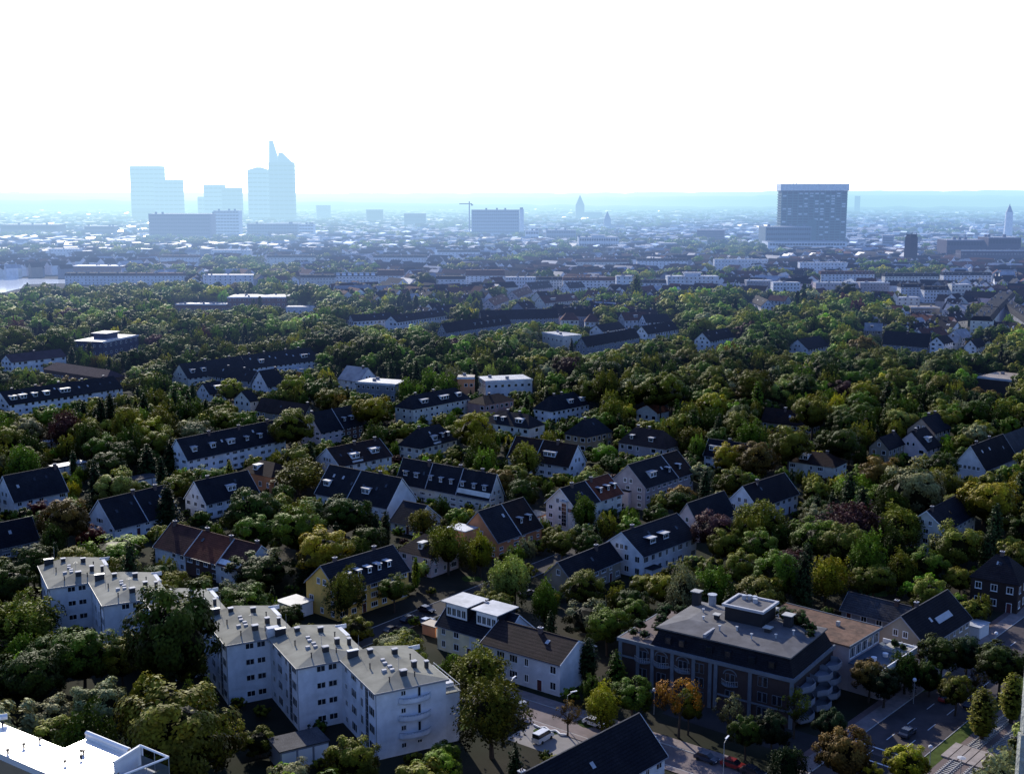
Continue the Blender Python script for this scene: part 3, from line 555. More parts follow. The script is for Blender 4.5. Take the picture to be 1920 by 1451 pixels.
# flat and mansard blocks: front top edge given, depth behind
def block(spec):
    name, label, lm, P1, P2, zt, dep, wc, rc, rows, cols, o = spec
    a = at(*P1, zt); b = at(*P2, zt); far = o.get('far')
    if not o.get('keep') and (far or math.hypot(*a) > 1000):      # nearly frontal: keep a common distance
        D = (a[1]+b[1])/2; a = (a[0]*D/a[1], D); b = (b[0]*D/b[1], D)
    L = math.dist(a, b); ang = math.atan2(b[1]-a[1], b[0]-a[0])
    if 'ang' in o: ang = R(o['ang']); 
    u = (math.cos(ang), math.sin(ang)); v = (-u[1], u[0])
    cx = (a[0]+b[0])/2+v[0]*dep/2; cy = (a[1]+b[1])/2+v[1]*dep/2
    root = empty(name, (cx, cy, 0), ang); tag(root, label, {'street_block': 'apartment block', 'flat_block': 'building', 'office_block': 'office building'}.get(name, name.replace('_', ' ')), 'large buildings of the town')
    mans = o.get('mans', 0); zw = zt-(3.2*mans if mans else 0)
    MB().box(-L/2, L/2, -dep/2, dep/2, 0, zw).build('wall', wall(wc), root)
    if mans:
        i_ = 1.6; q = [(-L/2-.3, -dep/2-.3), (L/2+.3, -dep/2-.3), (L/2+.3, dep/2+.3), (-L/2-.3, dep/2+.3)]
        q2 = [(-L/2, -dep/2+i_), (L/2, -dep/2+i_), (L/2, dep/2-i_), (-L/2, dep/2-i_)]
        rf = MB().prism(q, zw+.003, zt, 0, q2).build('roof', roofm(rc), root)
        for i in range(cols):
            if rnd.random() < .5: window(root, -L/2+(i+.5)*L/cols, -dep/2+.45, zw+.7, 0, 1.1, 1.4, False)
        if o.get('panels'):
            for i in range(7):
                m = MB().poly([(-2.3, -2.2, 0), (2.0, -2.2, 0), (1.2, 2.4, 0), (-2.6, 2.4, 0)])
                put('white_roof_panel', m.mesh('roof_panel', [mat('panel', (.85, .85, .85), .7)]), root, (-L/2+3+i*L/7, -dep/2+.8, zt-.9), rot=(.75, 0, 0))  # plain white panels on the mansard slope
    else:
        rf = MB().box(-L/2-.15, L/2+.15, -dep/2-.15, dep/2+.15, zw+.003, zt+.35).build('roof', roofm(rc), root)
        MB().box(-L/2-.3, L/2+.3, -dep/2-.3, -dep/2-.16, zt-.5, zt+.6).build('parapet', wall('white') if not far else M_('zinc'), root)
        if o.get('pent'): MB().box(-L*.16, L*.16, -dep*.2, dep*.25, zt+.353, zt+3.4).build('penthouse', wall(wc), root); MB().box(-L*.19, L*.19, -dep*.25, dep*.3, zt+3.403, zt+3.8).build('penthouse_roof', roofm('lightroof'), root)
    for i in range(int(L/14)+1 if not far else 3):
        x = rnd.uniform(-L/2+1, L/2-1); y = rnd.uniform(-dep*.3, dep*.3); s_ = 1 if not far else 2.5
        MB().box(x-.8*s_, x+.8*s_, y-.5*s_, y+.5*s_, zt+.1, zt+1.6*s_).build('chimney', wall('shade'), rf)
    if rows and cols:
        if far:
            for k in range(rows):
                z = (k+.35)*zw/rows; MB().box(-L/2+L*.02, L/2-L*.02, -dep/2-.12, -dep/2+.1, z, z+zw/rows*.42).build('window_band', M_('dark'), root)
            m = MB()
            for i in range(cols+1): x = -L/2+L*.02+i*(L*.96)/cols; m.box(x-.35, x+.35, -dep/2-.3, -dep/2-.13, 0, zw-.5)
            m.build('facade_grid', wall(wc), root)
        else:
            sh = zw/rows
            for k in range(rows):
                for i in range(cols):
                    if rnd.random() < .06: continue
                    window(root, -L/2+(i+.5)*L/cols, -dep/2-.03, sh*k+sh*.3, 0, min(1.7, L/cols*.6), min(1.6, sh*.55), False)
            ne = max(1, int(dep/4))
            for sx in (-1, 1):
                for k in range(rows):
                    for i in range(ne): window(root, sx*(L/2+.03), -dep/2+(i+.5)*dep/ne, sh*k+sh*.3, sx*math.pi/2, 1.2, 1.3, False)
    for i in range(int(L/5)+2):
        x = -L/2+L*i/(int(L/5)+1)
        for z in (zt, zw*.75, zw*.5): SAMP.append((cx+u[0]*x-v[0]*dep/2, cy+u[1]*x-v[1]*dep/2, z))
    foot_rect(cx, cy, ang, L, dep); landmark(lm, cx, cy, zw*.7)
    return root
for h in HS: house(h)
for b in BS: block(b)
# ------------------------------------------------------------------ stepped white apartment block, six joined sections
A1 = R(28); UX = (math.cos(A1), math.sin(A1)); VX = (-math.sin(A1), math.cos(A1))
P6 = at(705, 1300, 12.6); STEP = (19.6*math.cos(R(144.2)), 19.6*math.sin(R(144.2)))
slabs = wall('white')
def apt(i):
    px, py = P6[0]+STEP[0]*i, P6[1]+STEP[1]*i
    lab = ['end section with curved balconies of the stepped white apartment block', 'second section of the stepped white block, next to the balcony end', 'section of the stepped white block carrying a bright white chimney box',
           'section of the stepped white block hidden behind the big dark tree', 'second farthest section of the stepped white block', 'farthest section of the stepped white block, beside the bright green tree'][i]
    root = tag(empty('apartment_block_section', (px, py, 0), A1), lab, 'apartment block', 'sections of the stepped apartment block')
    W, Dp, H = 13.6, 17.8, 12.5
    MB().box(0, W, 0, Dp, 0, H).build('wall', slabs, root)
    z0, z1 = H+.02, H+1.5; x0, x1, y0, y1 = -.45, W+.45, -.45, Dp+.45
    rb = MB(); rb.v = [(x0, y0, z0), (x1, y0, z0), (x1, y1, z0), (x0, y1, z0), (W/2-.6, 4.8, z1), (W/2-.6, y1, z1), (x0, y0, z0+.22), (x1, y0, z0+.22), (x1, y1, z0+.22), (x0, y1, z0+.22)]
    rb.f = [(0, 3, 2, 1), (0, 1, 7, 6), (1, 2, 8, 7), (3, 0, 6, 9), (2, 3, 9, 5, 8), (6, 7, 4), (7, 8, 5, 4), (9, 6, 4, 5)]; rb.m = [0]*8
    roof = rb.build('roof', mat('felt', (.31, .30, .245), .9, .1, .2, .3, .1, c2=(.21, .205, .17)), root)
    MB().box(x0-.08, x0, y0, y1, z0-.1, z0+.27).box(x0-.08, x1, y0-.08, y0, z0-.1, z0+.27).build('eaves_trim', M_('gutter'), root)
    if i < 5:
        pass
    # roof furniture
    def b(n, x, y, w, d, za, zb, m, cap=None):
        w *= .78; d *= .78; zb -= .12
        MB().box(x-w/2, x+w/2, y-d/2, y+d/2, za, zb).build(n, m, roof)
        if cap: MB().box(x-w/2-.1, x+w/2+.1, y-d/2-.1, y+d/2+.1, zb+.003, zb+.15).build('chimney_cap', cap, roof)
    dk = mat('chimney_dark', (.05, .048, .05), .9)
    b('chimney', 6.6, 3.2, 1.5, 1.1, z0+.8, z1+.65, dk, M_('cap')); b('chimney', 10.0, 6.2, 1.1, 1.0, z0+.5, z1+.65, dk, M_('cap')); b('chimney', 12.2, 5.5, .8, .8, z0+.2, z1+.5, dk, M_('cap'))
    b('chimney', 9.2, 13.6, 1.3, .9, z0+.6, z1+.6, dk, M_('cap')); b('chimney', 1.9, 16.6, 2.6, .9, z0, z1+.6, dk, M_('zinc')); b('chimney', 5.0, 15.6, 1.2, 1.0, z0+.4, z1+.6, dk, M_('cap'))
    for k in range(4): b('roof_hatch', 5.4+.25*(k % 2), 5.6+k*1.75, 1.0, .8, z1-.15, z1+.3, M_('cap'))
    b('roof_hatch', 4.1, 6.3, 1.1, .8, z0+.9, z1+.15, M_('cap'))
    for x, y in ((3.4, 2.0), (8.4, 2.2), (2.6, 9.5), (11, 10.3)): MB().cyl(x, y, z0+.2, z1+.25, .12, .12).cyl(x, y, z1+.25, z1+.36, .2, .2).build('vent_pipe', dk, roof)
    MB().cyl(6.3, 4.6, z1, z1+2.6, .04, .03, 5).box(5.8, 6.8, 4.57, 4.63, z1+2.2, z1+2.26).box(6.0, 6.6, 4.57, 4.63, z1+2.45, z1+2.5).build('aerial', M_('metal'), roof)
    MB().cyl(3.2, 16.9, z1, z1+3.2, .04, .03, 5).build('aerial', M_('metal'), roof)
    # left face, looking along +y from the front corner
    for k in range(4):
        z = 1.0+k*3.3
        window(root, -.03, 2.2, z-.1, -math.pi/2, 2.7, 1.8, True, 'n'); window(root, -.03, 7.1, z-.3, -math.pi/2, 1.4, 1.9, True, 'n'); window(root, -.03, 11.2, z-.1, -math.pi/2, 2.7, 1.8, True, 'n')
        window(root, -.03, 15.2, z, -math.pi/2, 1.3, 1.2, True, 'n')
    MB().box(-.06, .1, 4.0, 5.2, .6, H-.4).build('stairwell_glazing', M_('dark'), root)
    m = MB()
    for k in range(9): m.box(-.1, -.02, 3.95, 5.25, .6+k*1.35, .72+k*1.35)
    m.box(-.1, -.02, 4.56, 4.64, .6, H-.4); m.build('stairwell_mullion', M_('metal'), root)
    for x in (-.1, ): MB().cyl(x, -.1, 0, H, .07, .07, 6).build('drainpipe', M_('gutter'), root)
    if i == 0:
        for k in range(4):
            z = 1.2+k*3.3
            window(root, 5.2, -.03, z, 0, 1.1, 1.1, True, 'n')
            if k: window(root, 8.3, -.03, z-.7, 0, .8, 2.0, True, 'n')
            else: window(root, 8.3, -.03, z+.3, 0, 1.1, .8, True, 'n')
            if k:
                zb = z-1.05; n_ = 10; P = [(4.2, 0)]+[(4.2+6.2*j/n_, -.45-1.0*math.sin(math.pi*j/n_)**.6) for j in range(n_+1)]+[(10.4, 0)]
                bal = MB().prism(P, zb-.18, zb).build('balcony', slabs, root); par = MB()
                for j in range(1, len(P)-2):
                    (xa, ya), (xb, yb) = P[j], P[j+1]; par.poly([(xa, ya, zb-.15), (xb, yb, zb-.15), (xb, yb, zb+.75), (xa, ya, zb+.75)]); par.poly([(xa, ya+.12, zb+.75), (xa, ya+.12, zb), (xb, yb+.12, zb), (xb, yb+.12, zb+.75)]); par.poly([(xa, ya, zb+.75), (xb, yb, zb+.75), (xb, yb+.12, zb+.75), (xa, ya+.12, zb+.75)])
                par.build('parapet', slabs, bal)
                rl = MB()
                for j in range(1, len(P)-2): rl.tube((*P[j], zb+1.0), (*P[j+1], zb+1.0), .05, .05, 5); rl.tube((*P[j], zb+.75), (*P[j], zb+1.0), .03, .03, 4)
                rl.build('handrail', M_('metal'), bal)
        MB().box(W+.01, W+2.9, .3, 12, 0, H-2.9).build('wing', slabs, root)
        MB().box(W, W+3.1, .1, 12.2, H-2.89, H-2.7).build('terrace_floor', mat('felt', (.27, .27, .245)), root)
        r = MB()
        for k in range(7): r.box(W+2.9, W+2.95, .3+k*1.9, .35+k*1.9, H-2.7, H-1.6)
        r.box(W+2.88, W+2.97, .2, 12, H-1.6, H-1.5).box(W+.1, W+2.9, .3, .38, H-1.6, H-1.5).box(W+.9, W+.95, .3, .35, H-2.7, H-1.6).build('terrace_railing', M_('metal'), root)
        MB().box(W+.1, W+2.7, 2.4, 11.8, H-2.69, H-1.9).build('terrace_planter', wall('bwhite'), root)
    else:
        for k in range(4):
            z = 1.2+k*3.3
            window(root, 4.5, -.03, z-.1, 0, 1.85, 1.35, True, 'n'); window(root, 6.8, -.03, z-.1, 0, 1.85, 1.35, True, 'n')
        MB().box(W+.02, W+.9, 11.2, 16.5, H-2.8, H+.3).build('roof_terrace_wall', wall('bwhite'), root)
    MB().box(W-.2, W+2.2, 16.8, 17.0, H-.3, H+.55).build('terrace_screen', wall('bwhite'), root)
    if i == 2: MB().box(8.2, 10.6, -.3, 1.2, H-.8, H+2.1).build('chimney_box', wall('bwhite'), root)
    # samples
    def wl(x, y): return (px+UX[0]*x+VX[0]*y, py+UX[1]*x+VX[1]*y)
    for x in (0, 4, 8, 12.5):
        for y in (0, 5, 9, 14): SAMP.append((*wl(x, y), H+1))
    if i in (0, 1, 2, 4, 5):
        for x in (0, 4, 8, 12):
            if i and x > 8: continue
            for z in (10, 7, 4, 2)[:(4 if i < 3 else 2)]: SAMP.append((*wl(x, 0), z))
        for y in (4, 9, 14):
            for z in (10, 7)[:(2 if i < 3 else 1)]: SAMP.append((*wl(0, y), z))
    c_ = wl(W/2, Dp/2); foot_rect(c_[0], c_[1], A1+math.pi/2, Dp, W, 1.5)
    landmark(['balcony end of the stepped block', 'second section of the stepped block', 'stepped block section with white chimney', 'hidden stepped block section', 'second farthest stepped section', 'farthest stepped section'][i], c_[0], c_[1], 8)
for i in range(6): apt(i)
# ------------------------------------------------------------------ dark brick apartment house with mansard and rooftop penthouse
bx, by = at(1161, 1194, 10); BA = R(-35); root = tag(empty('apartment_house', (bx, by, 0), BA), 'large dark brick apartment house with pale pilasters, black mansard and rooftop penthouse', 'apartment house')
L, W = 37.6, 21
MB().box(0, L, 0, W, 0, 9.9).build('wall', wall('brickd'), root)
tr = mat('bluegrey_trim', (.13, .15, .18), .8)
MB().box(-.35, L+.35, -.35, 0, 9.3, 10.05).box(L, L+.35, 0, W+.3, 9.3, 10.05).box(-.35, 0, 0, W+.3, 9.3, 10.05).build('cornice', tr, root)
for x in (0, 4.1, 7.4, 11.9, 16.6, 20.2, 21.4, 28.6, 37.0): MB().box(x, x+.75, -.22, -.003, 0, 9.28).build('pilaster', tr, root)
MB().box(.8, 16, -.16, -.01, 6.1, 6.45).build('string_course', tr, root); MB().box(22, 37, -.16, -.01, 3.1, 3.45).build('string_course', tr, root)
bm = wall('shade')
def dwin2(r_, x):
    MB().box(x-.5, x+.5, .27, .298, 10.95, 12.15).build('pane', M_('pane'), r_)
def dwin(r_, x, z):
    MB().box(x-.48, x+.48, -.08, .02, z, z+2).build('window', tr, r_); MB().box(x-.38, x+.38, -.1, -.085, z+.1, z+1.9).build('pane', M_('pane'), r_)
for x, zs in ((5.5, (2.6, 6.3)), (9.8, (2.6, 6.3)), (14.6, (2.6, 6.3)), (18.2, (.8, 3.7, 6.6)), (24.8, (2.6, 6.0)), (31.5, (.9, 3.9, 7.0)), (34.5, (3.9, ))):
    for z in zs:
        dwin(root, x-.5, z); dwin(root, x+.55, z)
        if x in (5.5, 9.8, 14.6, 24.8) and z > 5:
            n_ = 9; P = [(x-1.7+3.4*j/n_, -.25-.9*math.sin(math.pi*j/n_)) for j in range(n_+1)]
            bal = MB().prism([(x-1.7, 0)]+P+[(x+1.7, 0)], z-.35, z-.12).build('balcony', tr, root); rl = MB()
            for j in range(n_+1): rl.tube((*P[j], z-.12), (*P[j], z+.8), .03, .03, 4)
            for j in range(n_): rl.tube((*P[j], z+.8), (*P[j+1], z+.8), .04, .04, 4)
            rl.build('balcony_railing', M_('metal'), bal)
            arch = MB(); n2 = 10
            for j in range(n2):
                a0, a1 = math.pi*j/n2, math.pi*(j+1)/n2
                arch.poly([(x+1.25*math.cos(a0), -.12, z+1.7+1.0*math.sin(a0)), (x+1.5*math.cos(a0), -.12, z+1.7+1.25*math.sin(a0)), (x+1.5*math.cos(a1), -.12, z+1.7+1.25*math.sin(a1)), (x+1.25*math.cos(a1), -.12, z+1.7+1.0*math.sin(a1))][::-1])
            arch.build('window_arch', tr, root)
q = [(7.2, .1), (L-.1, .1), (L-.1, W-.1), (7.2, W-.1)]; q2 = [(8.6, 1.5), (L-1.6, 1.5), (L-1.6, W-1.5), (8.6, W-1.5)]
man = MB().prism(q, 9.95, 13.3, 0, q2).build('mansard', roofm('slateb'), root)
for x in (11, 14, 20, 24, 29, 33): MB().box(x-.65, x+.65, .3, 1.2, 10.8, 12.3).build('dormer', roofm('slate'), man); dwin2(man, x)
MB().box(.1, 7.1, .1, W-.1, 9.92, 10.02).build('terrace_floor', M_('ballast'), root)
rt = MB(); x0, x1, y0, y1 = 7.9, L-1.0, .9, W-.9
rt.v = [(x0, y0, 13.32), (x1, y0, 13.32), (x1, y1, 13.32), (x0, y1, 13.32), (x0, y0, 13.6), (x1, y0, 13.6), (x1, y1, 13.6), (x0, y1, 13.6), (x0+4.5, 6.5, 14.5), (x1-6, 7.5, 14.5), (x1-6, y1-5, 14.5), (x0+4.5, y1-5, 14.5)]
rt.f = [(0, 3, 2, 1), (0, 1, 5, 4), (1, 2, 6, 5), (2, 3, 7, 6), (3, 0, 4, 7), (4, 5, 9, 8), (5, 6, 10, 9), (6, 7, 11, 10), (7, 4, 8, 11), (8, 9, 10, 11)]; rt.m = [0]*10
rroof = rt.build('roof', mat('dark_felt', (.15, .145, .15), .85, .25, .25, .5, .15, c2=(.115, .11, .115)), root)
MB().box(18.3, 18.8, 1.0, 7.2, 13.62, 14.3).build('roof_seam', M_('gutter'), rroof)
pt = MB().box(18.5, 26.5, 10.5, 17.5, 14.4, 17.4).build('penthouse', mat('blackclad', (.02, .02, .025), .7), root)
MB().box(18.1, 26.9, 10.1, 17.9, 17.4, 17.6).build('penthouse_roof', mat('dark_felt', (.15, .145, .15)), pt)
m = MB()
for (xa, xb, ya, yb) in ((18.0, 27.0, 10.0, 10.5), (18.0, 27.0, 17.5, 18.0), (18.0, 18.5, 10.5, 17.5), (26.5, 27.0, 10.5, 17.5)): m.box(xa, xb, ya, yb, 17.45, 17.95)
m.build('penthouse_parapet', M_('cap'), pt)
for x, y in ((20.2, 16), (21.2, 16.5), (22.3, 16.6), (23, 15.2)): MB().cyl(x, y, 17.6, 18.5, .5, .5, 10).build('rooftop_duct', M_('zinc'), pt)
for x, y, w_, h_, mm in ((9.0, 17, 1.5, 2.2, 'dark'), (17, 10, .9, .8, 'dark'), (28.5, 9, 1.1, .8, 'dark'), (30.5, 14.5, 1.6, 2.2, 'dark')):
    MB().box(x-w_/2, x+w_/2, y-w_/2, y+w_/2, 13.5, 14.4+h_).build('chimney', M_(mm), rroof); MB().box(x-w_/2-.3, x+w_/2+.3, y-w_/2-.3, y+w_/2+.3, 14.6+h_, 14.75+h_).build('chimney_cap', M_('concrete'), rroof)
for x, y in ((13, 12), (15, 8), (20, 5), (23, 6.5), (27, 4.5), (31, 7), (33, 11)): MB().cyl(x, y, 14.2, 15.1, .16, .16).cyl(x, y, 15.1, 15.25, .32, .32).build('vent_pipe', M_('zinc'), rroof)
MB().cyl(12, 18.3, 13.6, 16.2, .8, .8, 14).cyl(12, 18.3, 16.2, 16.4, 1.0, 1.0, 14).build('water_tank', M_('zinc'), rroof)
for k in range(3):       # faceted white balconies on the right end
    z = 1.0+k*3.0
    for yy, e in ((1.5, 2.6), (8.5, 3.4), (14.5, 3.0)):
        P = [(L+.01, yy), (L+e*.55, yy-.6), (L+e, yy+1.4), (L+e, yy+3.4), (L+e*.5, yy+5.2), (L+.01, yy+5.2)]
        bal = MB().prism(P, z, z+.2).build('balcony', bm, root); pr = MB()
        for j in range(5): (xa, ya), (xb, yb) = P[j], P[j+1]; pr.poly([(xa, ya, z), (xb, yb, z), (xb, yb, z+1.25), (xa, ya, z+1.25)]); pr.poly([(xa, ya, z+1.25), (xb, yb, z+1.25), (xb-.12, yb, z+1.25), (xa-.12, ya, z+1.25)])
        pr.build('parapet', bm, bal)
c, s_ = math.cos(BA), math.sin(BA); wl = lambda x, y: (bx+c*x-s_*y, by+s_*x+c*y)
for x in range(0, 38, 4):
    for y, z in ((0, 9.5), (0, 7), (3, 13.5), (8, 14.5), (14, 14.5)): SAMP.append((*wl(x, y), z))
for y in (3, 9, 15): SAMP.append((*wl(L+2, y), 8)); SAMP.append((*wl(L+2, y), 5))
cc = wl(L/2, W/2); foot_rect(cc[0], cc[1], BA, L+6, W, 2); landmark('dark brick apartment house', cc[0], cc[1], 9)
ROOFGARDEN = [(*wl(x, y), z, s) for x, y, z, s in ((31.5, 17.5, 13.4, .42), (28.5, 18.5, 13.4, .4), (34.5, 16.5, 13.4, .25), (35.5, 13.5, 13.4, .2), (2.5, 15, 10, .38), (4, 11, 10, .3), (1.5, 6, 10, .28), (5.2, 7, 10, .25), (2, 2.2, 10, .2), (4.6, 2.2, 10, .2), (5, 18, 10, .3), (24.5, 19.2, 13.4, .3), (22, 19.3, 13.4, .2))]
# ------------------------------------------------------------------ brown flat roofed building with terrace
ox, oy = at(1592, 1211, 9.5); OA = R(48); root = tag(empty('apartment_house', (ox, oy, 0), OA), 'flat brown gravel roofed building with glazed upper floor and wide roof terrace', 'apartment house')
gr = mat('gravel_roof', (.17, .105, .075), .95, .1, .35, 1.2, .3, c2=(.12, .08, .06))
MB().box(0, 14, 0, 22, 0, 9.3).build('wall', wall('pinkg'), root); rf = MB().box(-.3, 14.3, -.3, 22.3, 9.303, 9.6).build('roof', gr, root)
MB().box(-2, 9, 22.4, 32, 0, 9.0).build('wall', wall('pinkg'), root); MB().box(-2.3, 9.3, 22.2, 32.3, 9.003, 9.5).build('roof', gr, root)
MB().box(-.5, 14.5, -.5, -.3, 9.2, 9.75).box(14.3, 14.5, -.3, 22.3, 9.2, 9.75).build('parapet', tr, root)
for x, y, w_, h_ in ((3, 10, .9, .8), (9, 7, .7, 1.0), (2, 19, 1.3, 2.4), (4.5, 19.5, 1.3, 2.2)): MB().box(x-w_/2, x+w_/2, y-w_/2, y+w_/2, 9.603, 9.6+h_).build('chimney', M_('concrete'), rf)
for k in range(5): window(root, 1.6+k*2.7, -.03, 6.6, 0, 2.3, 2.3, True)
MB().box(0, 15, -7.5, -.01, 0, 5.9).build('wing', wall('pinkg'), root); MB().box(-.2, 15.2, -7.7, -.02, 5.903, 6.05).build('terrace_floor', mat('terrace_tile', (.10, .13, .17), .8), root)
MB().box(-.3, 15.3, -7.9, -7.65, 5.6, 7.0).box(15.1, 15.35, -7.6, -.3, 5.6, 7.0).build('terrace_parapet', wall('bwhite'), root)
for k, (x, y) in enumerate(((3, -3), (4.4, -3.4), (8, -4.2))): MB().cyl(x, y, 6.05, 6.8, .5, .6, 10).build('terrace_table', M_('white'), root)
MB().box(11, 15, -7, -2, 6.06, 6.6).build('terrace_planter', M_('concrete'), root)
c, s_ = math.cos(OA), math.sin(OA); wl2 = lambda x, y: (ox+c*x-s_*y, oy+s_*x+c*y)
for x in (0, 5, 10, 14):
    for y, z in ((0, 9.5), (7, 9.5), (14, 9.5), (20, 9.5), (-7, 7), (-4, 6)): SAMP.append((*wl2(x, y), z))
cc = wl2(7, 9); foot_rect(cc[0], cc[1], OA+math.pi/2, 34, 15, 1.5); landmark('brown gravel roofed building', cc[0], cc[1], 8)
ROOFGARDEN += [(*wl2(13, -4), 6.4, .22), (*wl2(12.5, -6), 6.4, .18)]
# ------------------------------------------------------------------ neighbouring high roof at the lower left corner
def pt50(x, y, z=50.): return at(x, y, z)
wr = mat('white_membrane', (.97, .95, .90), .28, .9, .04, .6)
root = tag(empty('neighbouring_tower_block', (0, 0, 0)), 'glaring white flat roof of a neighbouring high block in the lower left corner', 'tower block')
poly = [pt50(*p) for p in ((-60, 1330), (120, 1402), (163, 1383), (243, 1417), (222, 1430), (205, 1462), (118, 1462), (62, 1439), (-60, 1386))]
MB().prism(poly, 49.4, 50).build('roof', wr, root)
inner = [(x*.995, y*.998-.05) for x, y in poly]
MB().prism(inner, 0, 49.39).build('wall', wall('tan'), root)
lp = [pt50(*p, 47) for p in ((-60, 1434), (40, 1437), (60, 1475), (-60, 1470))]; MB().prism(lp, 46.6, 47).build('lower_roof', wr, root)
a, b = pt50(163, 1382), pt50(243, 1415)
m = MB(); m.tube((*a, 50.45), (*b, 50.45), .24, .24, 6); m.tube((*a, 50.05), (*b, 50.05), .2, .2, 6); m.build('roof_upstand', wr, root)
a, b = pt50(-20, 1347, 50.7), pt50(14, 1342, 50.7); MB().tube((*a, 50.7), (*b, 50.7), .3, .3, 6).build('roof_upstand', wr, root)
for p in ((5, 1360), (75, 1391), (45, 1401), (15, 1412), (152, 1423), (122, 1433), (152, 1413), (157, 1414)):
    x, y = pt50(*p); MB().cyl(x, y, 50.003, 50.32, .09, .09).cyl(x, y, 50.3, 50.42, .17, .17).build('vent_pipe', M_('dark'), root)
T1, T2, T3, T4 = pt50(264, 1408, 50), pt50(316, 1440, 49), pt50(240, 1475, 49), pt50(213, 1440, 50)
MB().prism([T4, T1, T2, T3][::-1], 48.4, 48.8).build('terrace_floor', M_('concrete'), root)
w1 = MB(); a, b = T4, T1
w1.prism([a, b, (b[0]+.15, b[1]+.2), (a[0]+.15, a[1]+.2)][::-1], 48.4, 50.5).build('terrace_wall', wall('white'), root)
MB().tube((*a, 50.55), (*b, 50.55), .14, .14, 5).build('wall_coping', wr, root)
C = [at(263, 1397, 50.8), at(316, 1419, 50.8), at(232, 1452, 50.8)]
m = MB(); m.tube((*C[0], 50.8), (*C[1], 50.8), .11, .11, 6).tube((*C[1], 50.8), (*C[2], 50.8), .11, .11, 6); m.build('railing_handrail', wr, root)
for (p, q, t) in ((C[0], C[1], 0.02), (C[0], C[1], .5), (C[0], C[1], 1), (C[1], C[2], .5), (C[1], C[2], .95)):
    x, y = p[0]+(q[0]-p[0])*t, p[1]+(q[1]-p[1])*t; MB().cyl(x, y, 48.8, 50.8, .035, .035, 6).build('railing_post', M_('metal'), root)
m = MB(); m.poly([(*C[0], 48.9), (*C[1], 48.9), (*C[1], 49.9), (*C[0], 49.9)]); m.poly([(*C[1], 48.9), (*C[2], 48.9), (*C[2], 49.9), (*C[1], 49.9)]); m.build('glass_panel', mat('smoked_glass', (.10, .12, .12), .15, .6), root)
landmark('white roof of the neighbouring block', -42, 104, 50)
ROOFGARDEN += [((C[1][0]-.9), C[1][1]-.3, 48.8, .09), ((C[1][0]-1.6), C[1][1]-1.0, 48.8, .08)]
# the camera's own tower: a strip of concrete facade at the right frame edge
def solve_x(px, Y, z):
    zc = Y*CP-(z-HC)*SP; return (px-CX)*zc/F
Y0 = 7.0
root = tag(empty('tower_facade_edge', (3.0, Y0, 60)), 'light concrete facade edge cutting the right side of the frame', 'concrete facade')
zj = 96.72; xa = solve_x(1903, Y0, 96.44); xb = xa+.012
cm = mat('weathered_concrete', (.50, .50, .44), .95, .1, .3, 9., .5, c2=(.42, .43, .40))
MB().box(xa-3.0, xa-3.0+.6, -.05, 0, -60, zj-60-.012).build('lower_panel', cm, root); MB().box(xb-3.0, xb-3.0+.6, -.05, 0, zj-60, 46).build('upper_panel', cm, root)
# ------------------------------------------------------------------ streets
def sheet(name, pts, z, m, kind='structure'):
    me = MB().poly([(x, y, z) for x, y in pts]); o = me.build(name, m); tag(o, kind=kind); return o
class Line:   # straight street frame: origin, heading
    def __init__(s, o, ang): s.o = o; s.u = (math.cos(R(ang)), math.sin(R(ang))); s.n = (-s.u[1], s.u[0]); s.ang = ang
    def p(s, t, d): return (s.o[0]+s.u[0]*t+s.n[0]*d, s.o[1]+s.u[1]*t+s.n[1]*d)
    def q(s, t0, t1, d0, d1): return [s.p(t0, d0), s.p(t1, d0), s.p(t1, d1), s.p(t0, d1)]
    def inv(s, x, y): x -= s.o[0]; y -= s.o[1]; return (x*s.u[0]+y*s.u[1], x*s.n[0]+y*s.n[1])
asphalt = mat('asphalt', (.04, .037, .039), .9, .2, .2, .3, .1, c2=(.05, .046, .048)); paving = mat('paving', (.26, .21, .20), .9, .2, .15, 1.2, .1, c2=(.21, .175, .17))
S1 = Line(at(1010, 1335), -38)       # street along the pale brown-roofed house
sheet('road', S1.q(-16, 60, -3.6, 3.2), .008, mat('road_grey', (.25, .20, .195), .9, .2, .2, .3, c2=(.19, .155, .15)))
for a, b, n in ((3.2, 3.35, 'kerb'), (-3.75, -3.6, 'kerb')):
    o = MB().prism(S1.q(-16, 60, a, b), 0, .12).build(n, M_('kerb')); tag(o, kind='structure')
sheet('pavement', S1.q(-16, 40, 3.35, 6.2), .12, paving); sheet('pavement', S1.q(-16, 40, -5.2, -3.75), .12, paving)
sheet('parking_area', S1.q(2, 22, -13, -5.2), .012, mat('park_grey', (.30, .28, .27), .9, .2, .15, .3))
S2 = Line(at(775, 1160), 52)         # shaded side street with parked cars
sheet('side_street', S2.q(-28, 75, -3.4, 3.4), .012, asphalt); sheet('path', [at(*p) for p in ((895, 1245), (840, 1215), (800, 1180), (822, 1170), (870, 1205), (920, 1228))], .03, paving)
for a, b in ((3.4, 3.55), (-3.55, -3.4)): tag(MB().prism(S2.q(-28, 75, a, b), 0, .12).build('kerb', M_('kerb')), kind='structure')
S3 = Line(at(1760, 1398), 48)        # avenue with tram tracks
sheet('avenue', S3.q(-60, 200, .2, 12.4), .008, mat('road_mauve', (.095, .078, .08), .9, .2, .25, .3, c2=(.065, .055, .058)))
for a, b in ((12.4, 12.55), (.05, .2)): tag(MB().prism(S3.q(-60, 200, a, b), 0, .12).build('kerb', M_('kerb')), kind='structure')
sheet('pavement', S3.q(-60, 200, 12.55, 15.6), .12, paving)
sheet('cycle_path', S3.q(-60, 200, 15.6, 17), .10, mat('cycle', (.15, .10, .095), .9))
